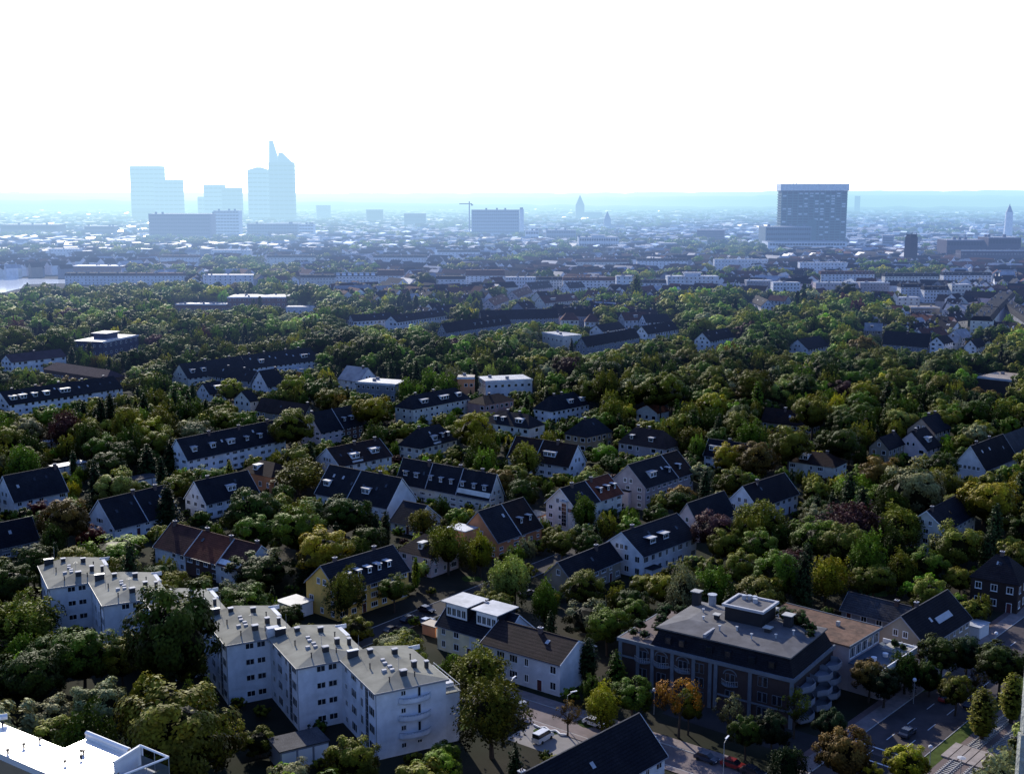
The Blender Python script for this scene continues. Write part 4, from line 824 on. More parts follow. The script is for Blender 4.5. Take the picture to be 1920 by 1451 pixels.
for k in range(26):
    for d in (4.2, 8.2): sheet('lane_marking', S3.q(-58+k*9, -54.5+k*9, d-.08, d+.08), .014, M_('line'))
for t in (-8.5, -14): sheet('stop_line', S3.q(t, t+.4, .4, 12.2), .015, M_('line'))
sheet('tram_bed', S3.q(-60, 200, -10.5, -2.6), .02, M_('ballast'))
sheet('verge', S3.q(-60, 200, -2.6, .05), .03, mat('verge_grass', (.07, .10, .022), .95, .1, .35, .6)); sheet('verge', S3.q(-60, 200, -16, -10.5), .03, mat('verge_grass', (.07, .10, .022)))
tr_ = tag(empty('tram_track', (*S3.o, 0), R(48)), 'tram tracks with pale sleepers beside the avenue', 'tram track')
m = MB(); 
for k in range(110):
    t = -30+k*.75
    if -4 < t < 3: continue
    for d in (-5, -8.6): m.box(t-.13, t+.13, d-1.2, d+1.2, .021, .16)
m.build('sleepers', M_('concrete'), tr_)
m = MB()
for d in (-5, -8.6):
    for e in (-.72, .72): m.box(-60, 200, d+e-.06, d+e+.06, .161, .3)
m.build('rails', M_('rail'), tr_)
sl = tag(empty('track_crossing', (*S3.p(-.5, -6.5), 0), R(48)), 'pale concrete slab crossing over the tram tracks', 'crossing')
for k in range(6): MB().box(-3.4, 3.4, -4.6+k*1.55, -3.25+k*1.55, .03, .33).build('slab', mat('pale_slab', (.36, .31, .28), .9, .2, .2, .8), sl)
S4 = Line(S3.p(-16, 6), -40)
sheet('cross_street', S4.q(-40, 60, -5, 5), .011, asphalt)
# lawns, garden patches and pond
lawn = mat('lawn', (.05, .085, .015), .95, .1, .35, .5, c2=(.035, .06, .012))
for cx_, cy_, rx, ry in ((1712, 1290, 4, 2.5), (885, 1085, 3, 2.5), (862, 1345, 4, 6), (1250, 935, 5, 5), (1720, 780, 9, 14), (1850, 1030, 7, 6), (1640, 1110, 4, 4), (470, 870, 5, 5), (120, 830, 5, 6), (1100, 1355, 2, 2), (1030, 1370, 3, 2), (1270, 900, 4, 4)):
    x, y = at(cx_, cy_); sheet('lawn', [(x+rx*math.cos(i*.5236)*rnd.uniform(.8, 1.1), y+ry*math.sin(i*.5236)*rnd.uniform(.8, 1.1)) for i in range(12)], .02+rnd.random()*.003, lawn)
for p_ in [(x_, y_) for x_ in range(0, 206, 11) for y_ in (526, 531)]+[(x_, y_) for x_ in range(0, 45, 9) for y_ in (537, 543, 549)]: x, y = at(*p_); SAMP.append((x, y, .3)); FOOT.append((x, y, 22))
for t_ in range(-14, 24, 5): SAMP.append((*S2.p(t_, 0), .8))
for t_ in range(-2, 14, 4): SAMP.append((*S1.p(t_, 0), .3)); SAMP.append((*S1.p(t_+3, -8), .3))
water = mat('water', (.75, .78, .8), .12, .9, .03, .02)  # white sky reflection painted into the water colour
sheet('pond', [at(*p) for p in ((-60, 523), (60, 523), (205, 527), (205, 533), (110, 532), (45, 534), (40, 541), (-10, 553), (-60, 556))], .3, water)
ground = MB()
G = 26000
ground.poly([(-G, -3000, 0), (G, -3000, 0), (G, G, 0), (-G, G, 0)])
tag(ground.build('ground', mat('ground', (.018, .022, .012), .95, .1, .4, .06, c2=(.035, .032, .024))), kind='structure')
# ------------------------------------------------------------------ cars and lamps
def car(px, py, ang, c, lab, van=False):
    x, y = at(px, py, .8); root = tag(empty('parked_car', (x, y, .02), R(ang)), lab, 'car', 'cars in the streets')
    pm = mat('paint_'+str(c), c, .25, .6, .03)
    h = 1.0 if not van else 1.3
    MB().extx([(0, 0)], 0, 0) if False else None
    def ext(prof, y0, y1, m):       # profile in (x,z) swept along y
        n = len(prof); v = [(a, y0, b) for a, b in prof]+[(a, y1, b) for a, b in prof]; f = [tuple(range(n-1, -1, -1)), tuple(range(n, 2*n))]+[(i, (i+1) % n, n+(i+1) % n, n+i) for i in range(n)]
        q = MB(); q.v = v; q.f = f; q.m = [0]*len(f); return q
    body = [(-2.2, .3), (2.15, .3), (2.25, .6), (2.1, .82), (1.1, .95), (-1.95, 1.0), (-2.25, .8)] if not van else [(-2.4, .3), (2.3, .3), (2.4, .8), (1.7, 1.15), (-2.4, 1.2)]
    ext(body, -.86, .86, 0).build('body', pm, root)
    cab = [(-1.85, .99), (1.15, .94), (.45, 1.42), (-1.3, 1.46)] if not van else [(-2.35, 1.19), (1.6, 1.16), (1.0, 1.9), (-2.3, 1.95)]
    ext(cab, -.74, .74, 0).build('window_glass', M_('pane'), root)
    top = [(-1.3, 1.461), (.45, 1.421), (.4, 1.48), (-1.25, 1.52)] if not van else [(-2.3, 1.951), (1.0, 1.901), (.9, 2.0), (-2.25, 2.05)]
    ext(top, -.72, .72, 0).build('car_roof', pm, root)
    for wx_ in (-1.35, 1.4):
        for wy in (-.84, .84):
            m = MB().cyl(0, 0, -.1, .1, .33, .33, 12); put('wheel', m.mesh('wheel', [M_('tyre')]), root, (wx_, wy, .33), rot=(math.pi/2, 0, 0))
    for wy in (-.6, .6): MB().box(2.2, 2.27, wy-.18, wy+.18, .6, .76).build('headlight', M_('white'), root)
cars = [(966, 1312, -38, (.6, .62, .65), 'small silver car under the weeping tree by the kerb', 0), (1114, 1352, -38, (.6, .6, .62), 'pale car under the yellowish street tree', 0), (1018, 1380, 52, (.75, .75, .75), 'white van parked on the pale parking area', 1),
        (800, 1163, 52, (.4, .45, .55), 'silver blue car beside the cream double house', 0), (800, 1141, -38, (.02, .02, .03), 'black car beneath the sunlit corner of the side street', 0), (766, 1158, 52, (.02, .025, .04), 'dark blue car parked in the shaded side street', 0),
        (735, 1178, 52, (.05, .05, .06), 'dark grey car at the shaded street end', 0), (990, 1110, 52, (.12, .1, .1), 'dim car parked behind the cream double house', 0), (1702, 1370, 48, (.05, .06, .09), 'dark car driving on the shaded avenue', 0), (1325, 1418, -38, (.03, .04, .07), 'dark blue car under the dark brick building', 0),
        (1375, 1430, -38, (.2, .02, .02), 'dim red car on the unlit street', 0), (1412, 1444, -38, (.03, .03, .04), 'black car at the lower frame edge', 0), (1822, 1318, 48, (.02, .02, .03), 'black car under the avenue trees', 0), (1775, 1305, 48, (.35, .05, .04), 'small red car by the avenue kerb', 0), (455, 1062, 52, (.25, .28, .35), 'grey car behind the brick-fronted terrace', 0)]
for c_ in cars: car(*c_[:5], van=bool(c_[5]))
def lamp(px, py, z, lab, kind='arm', ang=60):
    x, y = at(px, py, z); root = tag(empty('street_lamp', (x, y, 0), R(ang)), lab, 'street lamp', 'street lamps')
    MB().cyl(0, 0, 0, z-.1, .09, .05, 8).build('pole', M_('metal'), root)
    if kind == 'arm':
        MB().tube((0, 0, z-.15), (1.3, 0, z+.25), .05, .04).build('arm', M_('metal'), root); MB().box(.7, 2.1, -.14, .14, z+.26, z+.4).build('lamp_head', M_('white'), root)
    elif kind == 'ball':
        m = MB(); k = 12
        for i in range(6): a0, a1 = -math.pi/2+math.pi*i/6, -math.pi/2+math.pi*(i+1)/6; m.cyl(0, 0, z+.4*math.sin(a0), z+.4*math.sin(a1), max(.4*math.cos(a0), .01), max(.4*math.cos(a1), .01), k)
        m.build('globe', M_('white'), root)
    else: MB().cyl(0, 0, z-.1, z+.1, .3, .75, 14).cyl(0, 0, z+.1, z+.25, .75, .1, 14).build('lamp_shade', M_('cap'), root)
for l in ((1358, 1391, 8, 'curved street lamp on the dark street below the brick apartment house'), (1237, 1386, 8, 'street lamp at the corner of the dark bottom building', 'arm', 150), (957, 1277, 7, 'street lamp in front of the pale brown-roofed house'), (1064, 1302, 7, 'street lamp at the hedge corner past the brown-roofed house', 'arm', 30),
          (1868, 1187, 6, 'globe lamp below the brown brick villa', 'ball'), (1715, 1274, 5, 'globe lamp at the bright lawn corner', 'ball'), (1745, 1400, 5, 'globe lamp beside the slab crossing', 'ball'), (1188, 1092, 5, 'mushroom shaped lamp below the white house with glazed dormers', 'dish'), (1227, 1293, 5, 'small globe lamp in front of the dark brick apartment house', 'ball'), (1142, 984, 6, 'lamp on the lane before the cream stair window house', 'dish'), (735, 1225, 6, 'lamp post at the path beside the side street', 'dish'), (1803, 1421, 5, 'short lamp post standing at the tram crossing', 'dish')): lamp(*l)
# zigzag low wall by the parking area
m = MB(); P = [at(*p) for p in ((1000, 1360), (1012, 1366), (1022, 1365), (1031, 1372), (1042, 1371), (1050, 1378), (1062, 1379))]
for a, b in zip(P, P[1:]): m.tube((*a, .25), (*b, .25), .2, .2, 4)
tag(m.build('garden_wall', M_('white')), 'low white zigzag wall edging the parking area', 'garden wall')
# garages and small sheds
def shed(px, py, z, w_, d_, ang, wc, rc, lab, cat='garage'):
    x, y = at(px, py, z); root = tag(empty('garage', (x, y, 0), R(ang)), lab, cat, 'garages and sheds')
    MB().box(-w_/2, w_/2, -d_/2, d_/2, 0, z-.2).build('wall', wall(wc), root); MB().box(-w_/2-.2, w_/2+.2, -d_/2-.2, d_/2+.2, z-.197, z).build('roof', roofm(rc), root)
    n_ = max(1, int(w_/2.8))
    for i in range(n_): MB().box(-w_/2+.3+i*w_/n_, -w_/2+w_/n_-.1+i*w_/n_, -d_/2-.06, -d_/2, 0, z-.6).build('garage_door', M_('frame'), root)
    for dx in (-w_/2, 0, w_/2): SAMP.append((x+dx*math.cos(R(ang)), y+dx*math.sin(R(ang)), z))
    FOOT.append((x, y, max(w_, d_)*.55))
for g in ((552, 1125, 3.4, 6.5, 6, -42, 'white', 'lightroof', 'white double garage left of the yellow house'), (812, 1168, 2.6, 3, 4, 52, 'orange', 'tanroof', 'small red brick shed beside the cream double house', 'shed'), (95, 826, 3, 4.5, 4, 50, 'bwhite', 'lightroof', 'sunlit white garden pavilion beside purple tree', 'pavilion'),
          (128, 869, 4, 12, 5, 50, 'shade', 'lightroof', 'flat white roofed shed row behind the steep white house'), (268, 893, 4, 9, 6, 50, 'shade', 'grey', 'grey flat roofed garage behind the round pale tree'), (1418, 712, 4, 10, 8, -40, 'shade', 'grey', 'hidden low garage in the park belt'), (1655, 1132, 4, 9, 4, -42, 'bwhite', 'silver', 'bright corrugated conservatory roof beside the grey bungalow', 'conservatory'),
          (1826, 1166, 3, 5, 5, 45, 'bwhite', 'lightroof', 'white flat garage below the brown brick villa'), (560, 690, 4, 8, 5, -40, 'white', 'lightroof', 'white garage roof among the western gardens'), (1068, 1052, 3, 6, 4, 50, 'shade', 'lightroof', 'flat shed roof left of the broad dark house', 'shed'),
          (1005, 962, 3.5, 6, 5, 50, 'orange', 'tanroof', 'orange brick garage at the foot of the cream stair window house'), (560, 1385, 4, 9, 6, 30, 'shade', 'grey', 'grey pitched shed at the foot of the stepped block', 'shed')):
    shed(*g)
# ------------------------------------------------------------------ vegetation
def leaf_mat(name, attr):
    m = bpy.data.materials.new(name); m.use_nodes = True; nt = m.node_tree; N, Lk = nt.nodes.new, nt.links.new
    b = nt.nodes['Principled BSDF']; b.inputs['Roughness'].default_value = .55; b.inputs['Specular IOR Level'].default_value = .06
    if attr: src = N('ShaderNodeAttribute'); src.attribute_type = 'INSTANCER'; src.attribute_name = 'tint'; c = src.outputs['Color']
    else: src = N('ShaderNodeObjectInfo'); c = src.outputs['Color']
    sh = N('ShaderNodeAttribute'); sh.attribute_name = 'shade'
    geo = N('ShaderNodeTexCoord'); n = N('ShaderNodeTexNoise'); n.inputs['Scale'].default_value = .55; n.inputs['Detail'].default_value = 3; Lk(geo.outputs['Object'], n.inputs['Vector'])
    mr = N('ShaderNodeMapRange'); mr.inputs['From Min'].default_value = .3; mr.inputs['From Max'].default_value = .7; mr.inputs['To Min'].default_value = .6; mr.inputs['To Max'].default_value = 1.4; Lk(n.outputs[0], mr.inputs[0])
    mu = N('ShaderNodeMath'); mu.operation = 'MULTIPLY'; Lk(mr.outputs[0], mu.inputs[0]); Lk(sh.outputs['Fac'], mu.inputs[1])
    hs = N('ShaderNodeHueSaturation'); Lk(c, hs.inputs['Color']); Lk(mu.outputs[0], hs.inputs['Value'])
    h2 = N('ShaderNodeMapRange'); h2.inputs['To Min'].default_value = .48; h2.inputs['To Max'].default_value = .515; Lk(n.outputs[0], h2.inputs[0]); Lk(h2.outputs[0], hs.inputs['Hue'])
    Lk(hs.outputs[0], b.inputs['Base Color'])
    tr = N('ShaderNodeBsdfTranslucent'); Lk(hs.outputs[0], tr.inputs[0]); mx = N('ShaderNodeMixShader'); mx.inputs[0].default_value = .12
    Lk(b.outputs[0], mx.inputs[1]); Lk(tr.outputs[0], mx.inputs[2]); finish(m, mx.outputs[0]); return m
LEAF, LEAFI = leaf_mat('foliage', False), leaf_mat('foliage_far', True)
def rv(g, n):
    v = g.normal(size=(n, 3)); return v/np.linalg.norm(v, axis=1)[:, None]
def quads(g, P, Nn, sx, sy, jit=.3):
    n = len(P); up = rv(g, n); U = np.cross(Nn, up); U /= np.linalg.norm(U, axis=1)[:, None]+1e-9; V = np.cross(Nn, U)
    a = (sx*(1+jit*g.normal(size=n)).clip(.4, 2))[:, None]*U/2; b = (sy*(1+jit*g.normal(size=n)).clip(.4, 2))[:, None]*V/2
    return np.stack([P-a-b*.3, P+b*.9, P+a-b*.2, P-b*.9], axis=1)
def crown_mesh(name, seed, kind, dens=1., leaf=1., m=None):
    g = np.random.default_rng(seed); Q = []; S = []
    def emit(P, Nn, sx, sy, sh): Q.append(quads(g, P, Nn, sx, sy)); S.append(sh)
    core = None
    if kind in ('round', 'sparse', 'bush'):
        nc = 66 if kind == 'round' else 40; Rh, Rv, zc = (4.7, 4.3, 7.4) if kind != 'bush' else (5.2, 4.2, 4.6)
        d = rv(g, nc*2); d = d[d[:, 2] > -.55][:nc]; lump = 1+.22*np.sin(3*np.arctan2(d[:, 1], d[:, 0])+seed)+.10*g.normal(size=len(d))
        C = d*np.array([Rh, Rh, Rv])*(.80*lump)[:, None]+np.array([0, 0, zc])
        for c, dd in zip(C, d):
            r = g.uniform(.85, 1.45); n = int(g.uniform(110, 170)*dens*(.35 if kind == 'sparse' else 1)); e = rv(g, n)+dd*.7; e /= np.linalg.norm(e, axis=1)[:, None]
            rr1 = g.uniform(.5, 1.05, n); rr2 = .45+.6*rr1; P = c+e*(r*rr1)[:, None]*np.array([1, 1, .8]); Nn = e+dd*.55+np.array([0, 0, .25])+.42*rv(g, n); Nn /= np.linalg.norm(Nn, axis=1)[:, None]
            tone = g.uniform(.82, 1.2); emit(P, Nn, (.31 if leaf == 1 else .36)*leaf, (.38 if leaf == 1 else .42)*leaf, tone*g.uniform(.78, 1.2, n)*(.05+1.5*np.clip((P[:, 2]-zc+Rv)/(2*Rv), 0, 1)**1.8)*rr2)  # self-shade painted into leaf colour: dark low and inside, bright tops
        if kind != 'sparse': core = (Rh*.66, Rv*.70, zc-.2)
    elif kind == 'soft':
        Rh, Rv, zc = 3.5, 4.9, 6.9; nc = 80
        d = rv(g, nc*2); d = d[d[:, 2] > -.6][:nc]
        lump = 1+.25*np.sin(2*np.arctan2(d[:, 1], d[:, 0])+seed)+.12*g.normal(size=len(d))
        C = d*np.array([Rh, Rh, Rv])*(.85*lump)[:, None]+np.array([0, 0, zc])
        for c, dd in zip(C, d):
            k = int(7*dens)+2
            for _ in range(k):
                n = 12; L_ = g.uniform(1.0, 2.6); t = np.linspace(0, 1, n); o = g.normal(size=3)*.5
                P = c+o+np.stack([dd[0]*.35*t, dd[1]*.35*t, .35*np.sin(t*2)-L_*t*t], 1)+g.normal(size=(n, 3))*.13
                Nn = np.array([dd[0], dd[1], .3])+.8*rv(g, n); Nn /= np.linalg.norm(Nn, axis=1)[:, None]
                emit(P, Nn, .24*leaf, .44*leaf, g.uniform(.7, 1.3)*g.uniform(.7, 1.25, n)*(.12+1.2*np.clip((P[:, 2]-2)/9, 0, 1)**1.4))  # same painted shade, darker towards the crown's foot
        core = (Rh*.55, Rv*.68, zc-.5)
    elif kind in ('conifer', 'column'):
        lv = 26 if kind == 'conifer' else 30
        for i in range(lv):
            t = i/lv; z = .9+t*11; r0 = (3.1*(1-t)**.85+.15) if kind == 'conifer' else 1.75*math.sin(math.pi*min(1, .12+t*.88))**.6+.1
            nb = int((12*(1-t)+5)*(1 if kind == 'conifer' else 1.2))
            for j in range(nb):
                a = g.uniform(0, 6.283); r = r0*g.uniform(.7, 1.08); n = max(4, int(11*dens*(.4+r/3)))
                s = np.sqrt(np.linspace(.12, 1, n)); dz = -.45*s*r*.5 if kind == 'conifer' else s*.9
                P = np.stack([np.cos(a)*r*s, np.sin(a)*r*s, z+dz], 1)+g.normal(size=(n, 3))*.14
                Nn = np.array([math.cos(a)*.6, math.sin(a)*.6, .7])+.6*rv(g, n); Nn /= np.linalg.norm(Nn, axis=1)[:, None]
                emit(P, Nn, .3*leaf, .42*leaf, g.uniform(.7, 1.25)*g.uniform(.7, 1.3, n)*(.5+.7*s))  # inner branches darkened, shade put into the leaf colour
        core = (1.1, 4.8, 5.2) if kind == 'conifer' else (1.15, 5.2, 6.2)
    Q = np.concatenate(Q); S = np.concatenate(S); nq = len(Q); V = Q.reshape(-1, 3)
    faces = [tuple(range(4*i, 4*i+4)) for i in range(nq)]; verts = V.tolist(); S = S.tolist()
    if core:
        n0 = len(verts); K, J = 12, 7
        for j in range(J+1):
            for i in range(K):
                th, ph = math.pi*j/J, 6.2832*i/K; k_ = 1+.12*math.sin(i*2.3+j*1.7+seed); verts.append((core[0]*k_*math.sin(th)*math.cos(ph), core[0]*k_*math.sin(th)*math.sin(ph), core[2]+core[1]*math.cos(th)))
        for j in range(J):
            for i in range(K): faces.append((n0+j*K+i, n0+j*K+(i+1) % K, n0+(j+1)*K+(i+1) % K, n0+(j+1)*K+i)); S.append(.07)  # near-black core paints the crown's inner shade
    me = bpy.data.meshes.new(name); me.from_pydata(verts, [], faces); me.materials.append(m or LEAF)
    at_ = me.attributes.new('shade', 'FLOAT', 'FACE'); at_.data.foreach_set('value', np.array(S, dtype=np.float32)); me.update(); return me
def trunk_mesh(seed, kind):
    g = random.Random(seed); m = MB(); h = 7.5 if kind in ('round', 'sparse', 'soft') else 3 if kind == 'bush' else 10
    x = y = 0; pts = [(0, 0, -.1)]
    for i in range(4): x += g.uniform(-.15, .15); y += g.uniform(-.15, .15); pts.append((x, y, h*(i+1)/4))
    rr = [.34, .27, .22, .16, .08]
    for i in range(4): m.tube(pts[i], pts[i+1], rr[i], rr[i+1], 7)
    if kind in ('round', 'soft', 'sparse', 'bush'):
        for i in range(9 if kind != 'sparse' else 16):
            a = g.uniform(0, 6.28); b0 = Vector(pts[2 if i % 2 else 3]); l = g.uniform(2, 3.4)
            b1 = b0+Vector((math.cos(a)*l*.6, math.sin(a)*l*.6, l*.75)); b2 = b1+Vector((math.cos(a+.4)*l*.5, math.sin(a+.4)*l*.5, l*.35))
            m.tube(b0, b1, .12, .08, 5); m.tube(b1, b2, .08, .03, 5); m.tube(b1, b1+Vector((math.cos(a-.8)*l*.4, math.sin(a-.8)*l*.4, l*.4)), .06, .02, 4)
    return m.mesh('trunk', [M_('bark')])
KN = dict(round=5, soft=3, conifer=2, column=1, sparse=1, bush=2)
CR = {k: [(crown_mesh('crown', 100*i+hash_, k), trunk_mesh(i+hash_, k)) for i in range(n)] for hash_, (k, n) in enumerate(KN.items(), 3)}
TC0 = dict(dark=(.05, .078, .009), olive=(.17, .17, .016), green=(.11, .17, .013), yellow=(.33, .30, .016), bright=(.18, .31, .014), purple=(.085, .036, .030), red=(.14, .025, .020), orange=(.45, .21, .02), grey=(.22, .22, .09), brown=(.17, .11, .02), conifer=(.026, .044, .013), pale=(.25, .29, .05), amber=(.31, .14, .018))
TC = {k: tuple(q*.86 for q in v) for k, v in TC0.items()}
CR['dome'] = CR['bush']
CW = dict(dark='dark green', olive='olive green', green='mid green', yellow='yellowish', bright='bright green', purple='purple leaved', red='dark red', orange='orange autumn', amber='amber autumn', grey='silvery green', brown='brownish', conifer='blackish green', pale='pale green')
KW = dict(round='rounded tree', soft='drooping tree', conifer='conifer', column='columnar tree', sparse='thin tree', bush='bushy shrub', dome='low domed tree')
KNAME = dict(round='broadleaf_tree', soft='weeping_tree', conifer='conifer_tree', column='columnar_tree', sparse='small_tree', bush='shrub', dome='broadleaf_tree')
# hand placed: x, top y, crown width px, height, kind, colour
HT = [(315, 1102, 178, 27, 'round', 'dark'), (218, 1006, 132, 8, 'dome', 'bright'), (488, 1036, 138, 10, 'dome', 'dark'), (40, 1118, 140, 14, 'soft', 'olive'), (150, 1175, 130, 13, 'round', 'green'), (55, 1215, 130, 12, 'round', 'dark'), (225, 1195, 100, 12, 'round', 'olive'),
      (278, 1260, 66, 10, 'round', 'yellow'), (190, 1284, 115, 11, 'round', 'grey'), (92, 1312, 100, 11, 'round', 'grey'), (322, 1292, 215, 13, 'round', 'olive'), (400, 1345, 110, 11, 'round', 'yellow'), (662, 1387, 100, 9, 'round', 'olive'), (545, 1428, 85, 7, 'round', 'grey'),
      (20, 1060, 90, 12, 'round', 'dark'), (60, 1025, 85, 11, 'round', 'dark'), (118, 938, 90, 10, 'round', 'brown'), (72, 938, 52, 7, 'bush', 'red'), (170, 988, 60, 7, 'bush', 'red'), (218, 882, 80, 9, 'round', 'pale'), (312, 900, 62, 15, 'conifer', 'conifer'), (118, 772, 64, 17, 'soft', 'purple'),
      (235, 766, 50, 18, 'soft', 'olive'), (300, 764, 66, 18, 'soft', 'olive'), (320, 815, 56, 15, 'conifer', 'conifer'), (275, 830, 56, 14, 'conifer', 'conifer'), (188, 745, 26, 19, 'column', 'conifer'), (205, 738, 26, 19, 'column', 'conifer'), (548, 768, 84, 14, 'round', 'olive'), (560, 862, 110, 12, 'soft', 'olive'),
      (470, 918, 105, 13, 'round', 'dark'), (555, 950, 110, 13, 'round', 'green'), (645, 928, 100, 14, 'round', 'dark'), (690, 985, 70, 11, 'round', 'dark'), (580, 1000, 58, 13, 'conifer', 'conifer'), (723, 958, 22, 12, 'column', 'conifer'), (700, 742, 72, 12, 'round', 'yellow'), (888, 776, 76, 12, 'round', 'yellow'),
      (938, 880, 66, 11, 'round', 'brown'), (986, 832, 66, 14, 'soft', 'olive'), (1132, 832, 52, 9, 'round', 'bright'), (1366, 834, 66, 9, 'round', 'yellow'), (840, 982, 76, 14, 'soft', 'olive'), (901, 1000, 56, 12, 'soft', 'yellow'), (648, 1066, 78, 13, 'soft', 'olive'), (738, 1080, 64, 9, 'round', 'green'),
      (665, 1156, 76, 7, 'bush', 'olive'), (792, 955, 56, 9, 'soft', 'olive'), (1096, 930, 56, 12, 'soft', 'green'), (1040, 986, 44, 7, 'round', 'olive'), (965, 1044, 68, 12, 'soft', 'pale'), (1022, 1090, 58, 12, 'soft', 'green'), (1096, 1072, 84, 11, 'round', 'olive'), (1246, 1074, 80, 11, 'round', 'yellow'),
      (1105, 1125, 110, 9, 'dome', 'grey'), (1190, 1125, 70, 9, 'round', 'green'), (1340, 962, 86, 12, 'round', 'purple'), (1432, 940, 104, 14, 'soft', 'olive'), (1590, 943, 120, 16, 'soft', 'purple'), (1535, 948, 70, 13, 'round', 'grey'), (1688, 950, 104, 14, 'soft', 'olive'), (1480, 1030, 80, 12, 'round', 'purple'),
      (1392, 1036, 76, 12, 'round', 'olive'), (1552, 1044, 80, 13, 'soft', 'yellow'), (1735, 1082, 92, 8, 'bush', 'bright'), (1795, 985, 96, 13, 'round', 'olive'), (1862, 898, 104, 14, 'round', 'yellow'), (1718, 872, 116, 15, 'round', 'grey'), (1648, 858, 80, 14, 'round', 'brown'), (1605, 890, 84, 11, 'soft', 'bright'),
      (1275, 1258, 84, 13, 'sparse', 'orange'), (1292, 1292, 56, 9, 'round', 'olive'), (1366, 1298, 60, 9, 'sparse', 'grey'), (922, 1272, 128, 15, 'soft', 'olive'), (898, 1218, 112, 10, 'soft', 'olive'), (1065, 1313, 54, 7, 'sparse', 'brown'), (1130, 1286, 70, 9, 'soft', 'yellow'), (1103, 1196, 42, 10, 'column', 'conifer'),
      (1155, 1215, 60, 9, 'conifer', 'dark'), (1588, 1368, 106, 12, 'round', 'brown'), (1702, 1398, 78, 9, 'round', 'yellow'), (1640, 1436, 50, 7, 'round', 'yellow'), (1795, 1268, 58, 8, 'round', 'olive'), (1846, 1290, 52, 10, 'column', 'olive'), (1902, 1262, 46, 10, 'column', 'olive'), (1832, 1246, 50, 7, 'sparse', 'brown'),
      (1880, 1205, 96, 9, 'round', 'dark'), (1632, 1235, 70, 9, 'round', 'brown'), (1492, 1288, 58, 10, 'sparse', 'olive'), (1768, 1190, 80, 11, 'round', 'dark'), (1815, 1196, 70, 10, 'round', 'conifer'), (1700, 1222, 62, 9, 'soft', 'dark'), (1560, 1330, 60, 9, 'round', 'conifer'), (1450, 1335, 64, 9, 'round', 'conifer'), (1400, 1345, 60, 8, 'round', 'dark'), (1660, 1255, 66, 8, 'round', 'conifer'), (1480, 1400, 66, 8, 'soft', 'conifer'), (1420, 1150, 0, 0, '', ''), (1745, 1235, 56, 8, 'bush', 'dark'), (1193, 516, 30, 30, 'column', 'green'), (1590, 532, 46, 17, 'round', 'dark'), (1240, 700, 90, 17, 'round', 'olive'), (1195, 700, 70, 14, 'soft', 'green'), (1410, 690, 84, 15, 'round', 'olive'),
      (1335, 738, 64, 12, 'round', 'yellow'), (1405, 718, 60, 14, 'round', 'brown'), (1550, 668, 80, 15, 'round', 'dark'), (1620, 715, 64, 14, 'round', 'yellow'), (1690, 692, 66, 16, 'round', 'olive'), (1765, 705, 64, 14, 'round', 'olive'), (795, 625, 60, 15, 'round', 'green'), (700, 632, 66, 16, 'round', 'dark'),
      (650, 620, 60, 16, 'round', 'dark'), (610, 660, 48, 13, 'round', 'bright'), (795, 512, 52, 20, 'round', 'green'), (1420, 830, 80, 12, 'round', 'brown'), (1480, 800, 84, 12, 'round', 'olive'), (1580, 800, 80, 13, 'round', 'dark'), (1390, 760, 66, 12, 'round', 'dark'), (1525, 740, 80, 12, 'round', 'olive'),
      (105, 618, 64, 15, 'round', 'green'), (30, 612, 60, 15, 'round', 'olive'), (550, 705, 56, 10, 'round', 'yellow'), (430, 712, 50, 9, 'round', 'yellow'), (1300, 800, 60, 13, 'soft', 'olive'), (1560, 955, 60, 12, 'round', 'dark'), (1260, 905, 0, 0, '', ''), (1845, 1060, 60, 7, 'bush', 'bright'), (1700, 1165, 0, 0, '', '')]
TREES = []   # x, y, h, r, kind, colour, top scale xy
BASER = dict(round=5.0, soft=4.1, conifer=2.9, column=2.0, sparse=4.9, bush=5.6, dome=5.6)
for (px, py, w, h, k, c) in HT:
    if not h: continue
    for _ in range(2):
        x, y = at(px, py, h); D = math.hypot(x, y); r = w*D/F/2/math.cos(math.atan(100/D))*.97
        if k == 'round': h = max(h, min(2.15*r, 22))
    TREES.append([x, y, h, r, k, c, True])
def lens(nx, ny, D): return 0
sA_ = np.array([(*proj(*s), math.hypot(s[0], s[1])) for s in SAMP])
fA = np.array(FOOT)
def free(x, y, h, r, D, occ=True):
    if ((fA[:, 0]-x)**2+(fA[:, 1]-y)**2 < (fA[:, 2]+r*.35)**2).any(): return False
    for S_, lo, hi in ((S1, -14, 6.5), (S2, -3.6, 3.6), (S3, -17, 17.5)):
        t, d = S_.inv(x, y)
        if lo < d < hi and (S_ is S3 and t > -60 or S_ is S1 and -18 < t < 60 or S_ is S2 and -28 < t < 60): return False
    if S4.inv(x, y)[0] > -40 and S4.inv(x, y)[0] < 60 and abs(S4.inv(x, y)[1]) < 5: return False
    if occ:
        sx, sy = proj(x, y, h*.6); k = F/D; m = (np.abs(sA_[:, 0]-sx) < r*k*1.0) & (sA_[:, 2] > D-1.5) & (np.abs(sA_[:, 1]-sy) < h*.44*k)
        if m.any():
            q = ((sA_[m, 0]-sx)/(r*k))**2+((sA_[m, 1]-sy)/(h*.44*k))**2
            if (q < 1).any(): return False
    return True
trnd = random.Random(5)
cells = {}
def too_near(x, y, s):
    i, j = int(x//20), int(y//20)
    for a in (i-1, i, i+1):
        for b in (j-1, j, j+1):
            for (p, q, t) in cells.get((a, b), ()):
                if (p-x)**2+(q-y)**2 < (s+t)**2*.25: return True
    return False
def add_cell(x, y, s): cells.setdefault((int(x//20), int(y//20)), []).append((x, y, s))
for t in TREES: add_cell(t[0], t[1], t[3]*1.6)
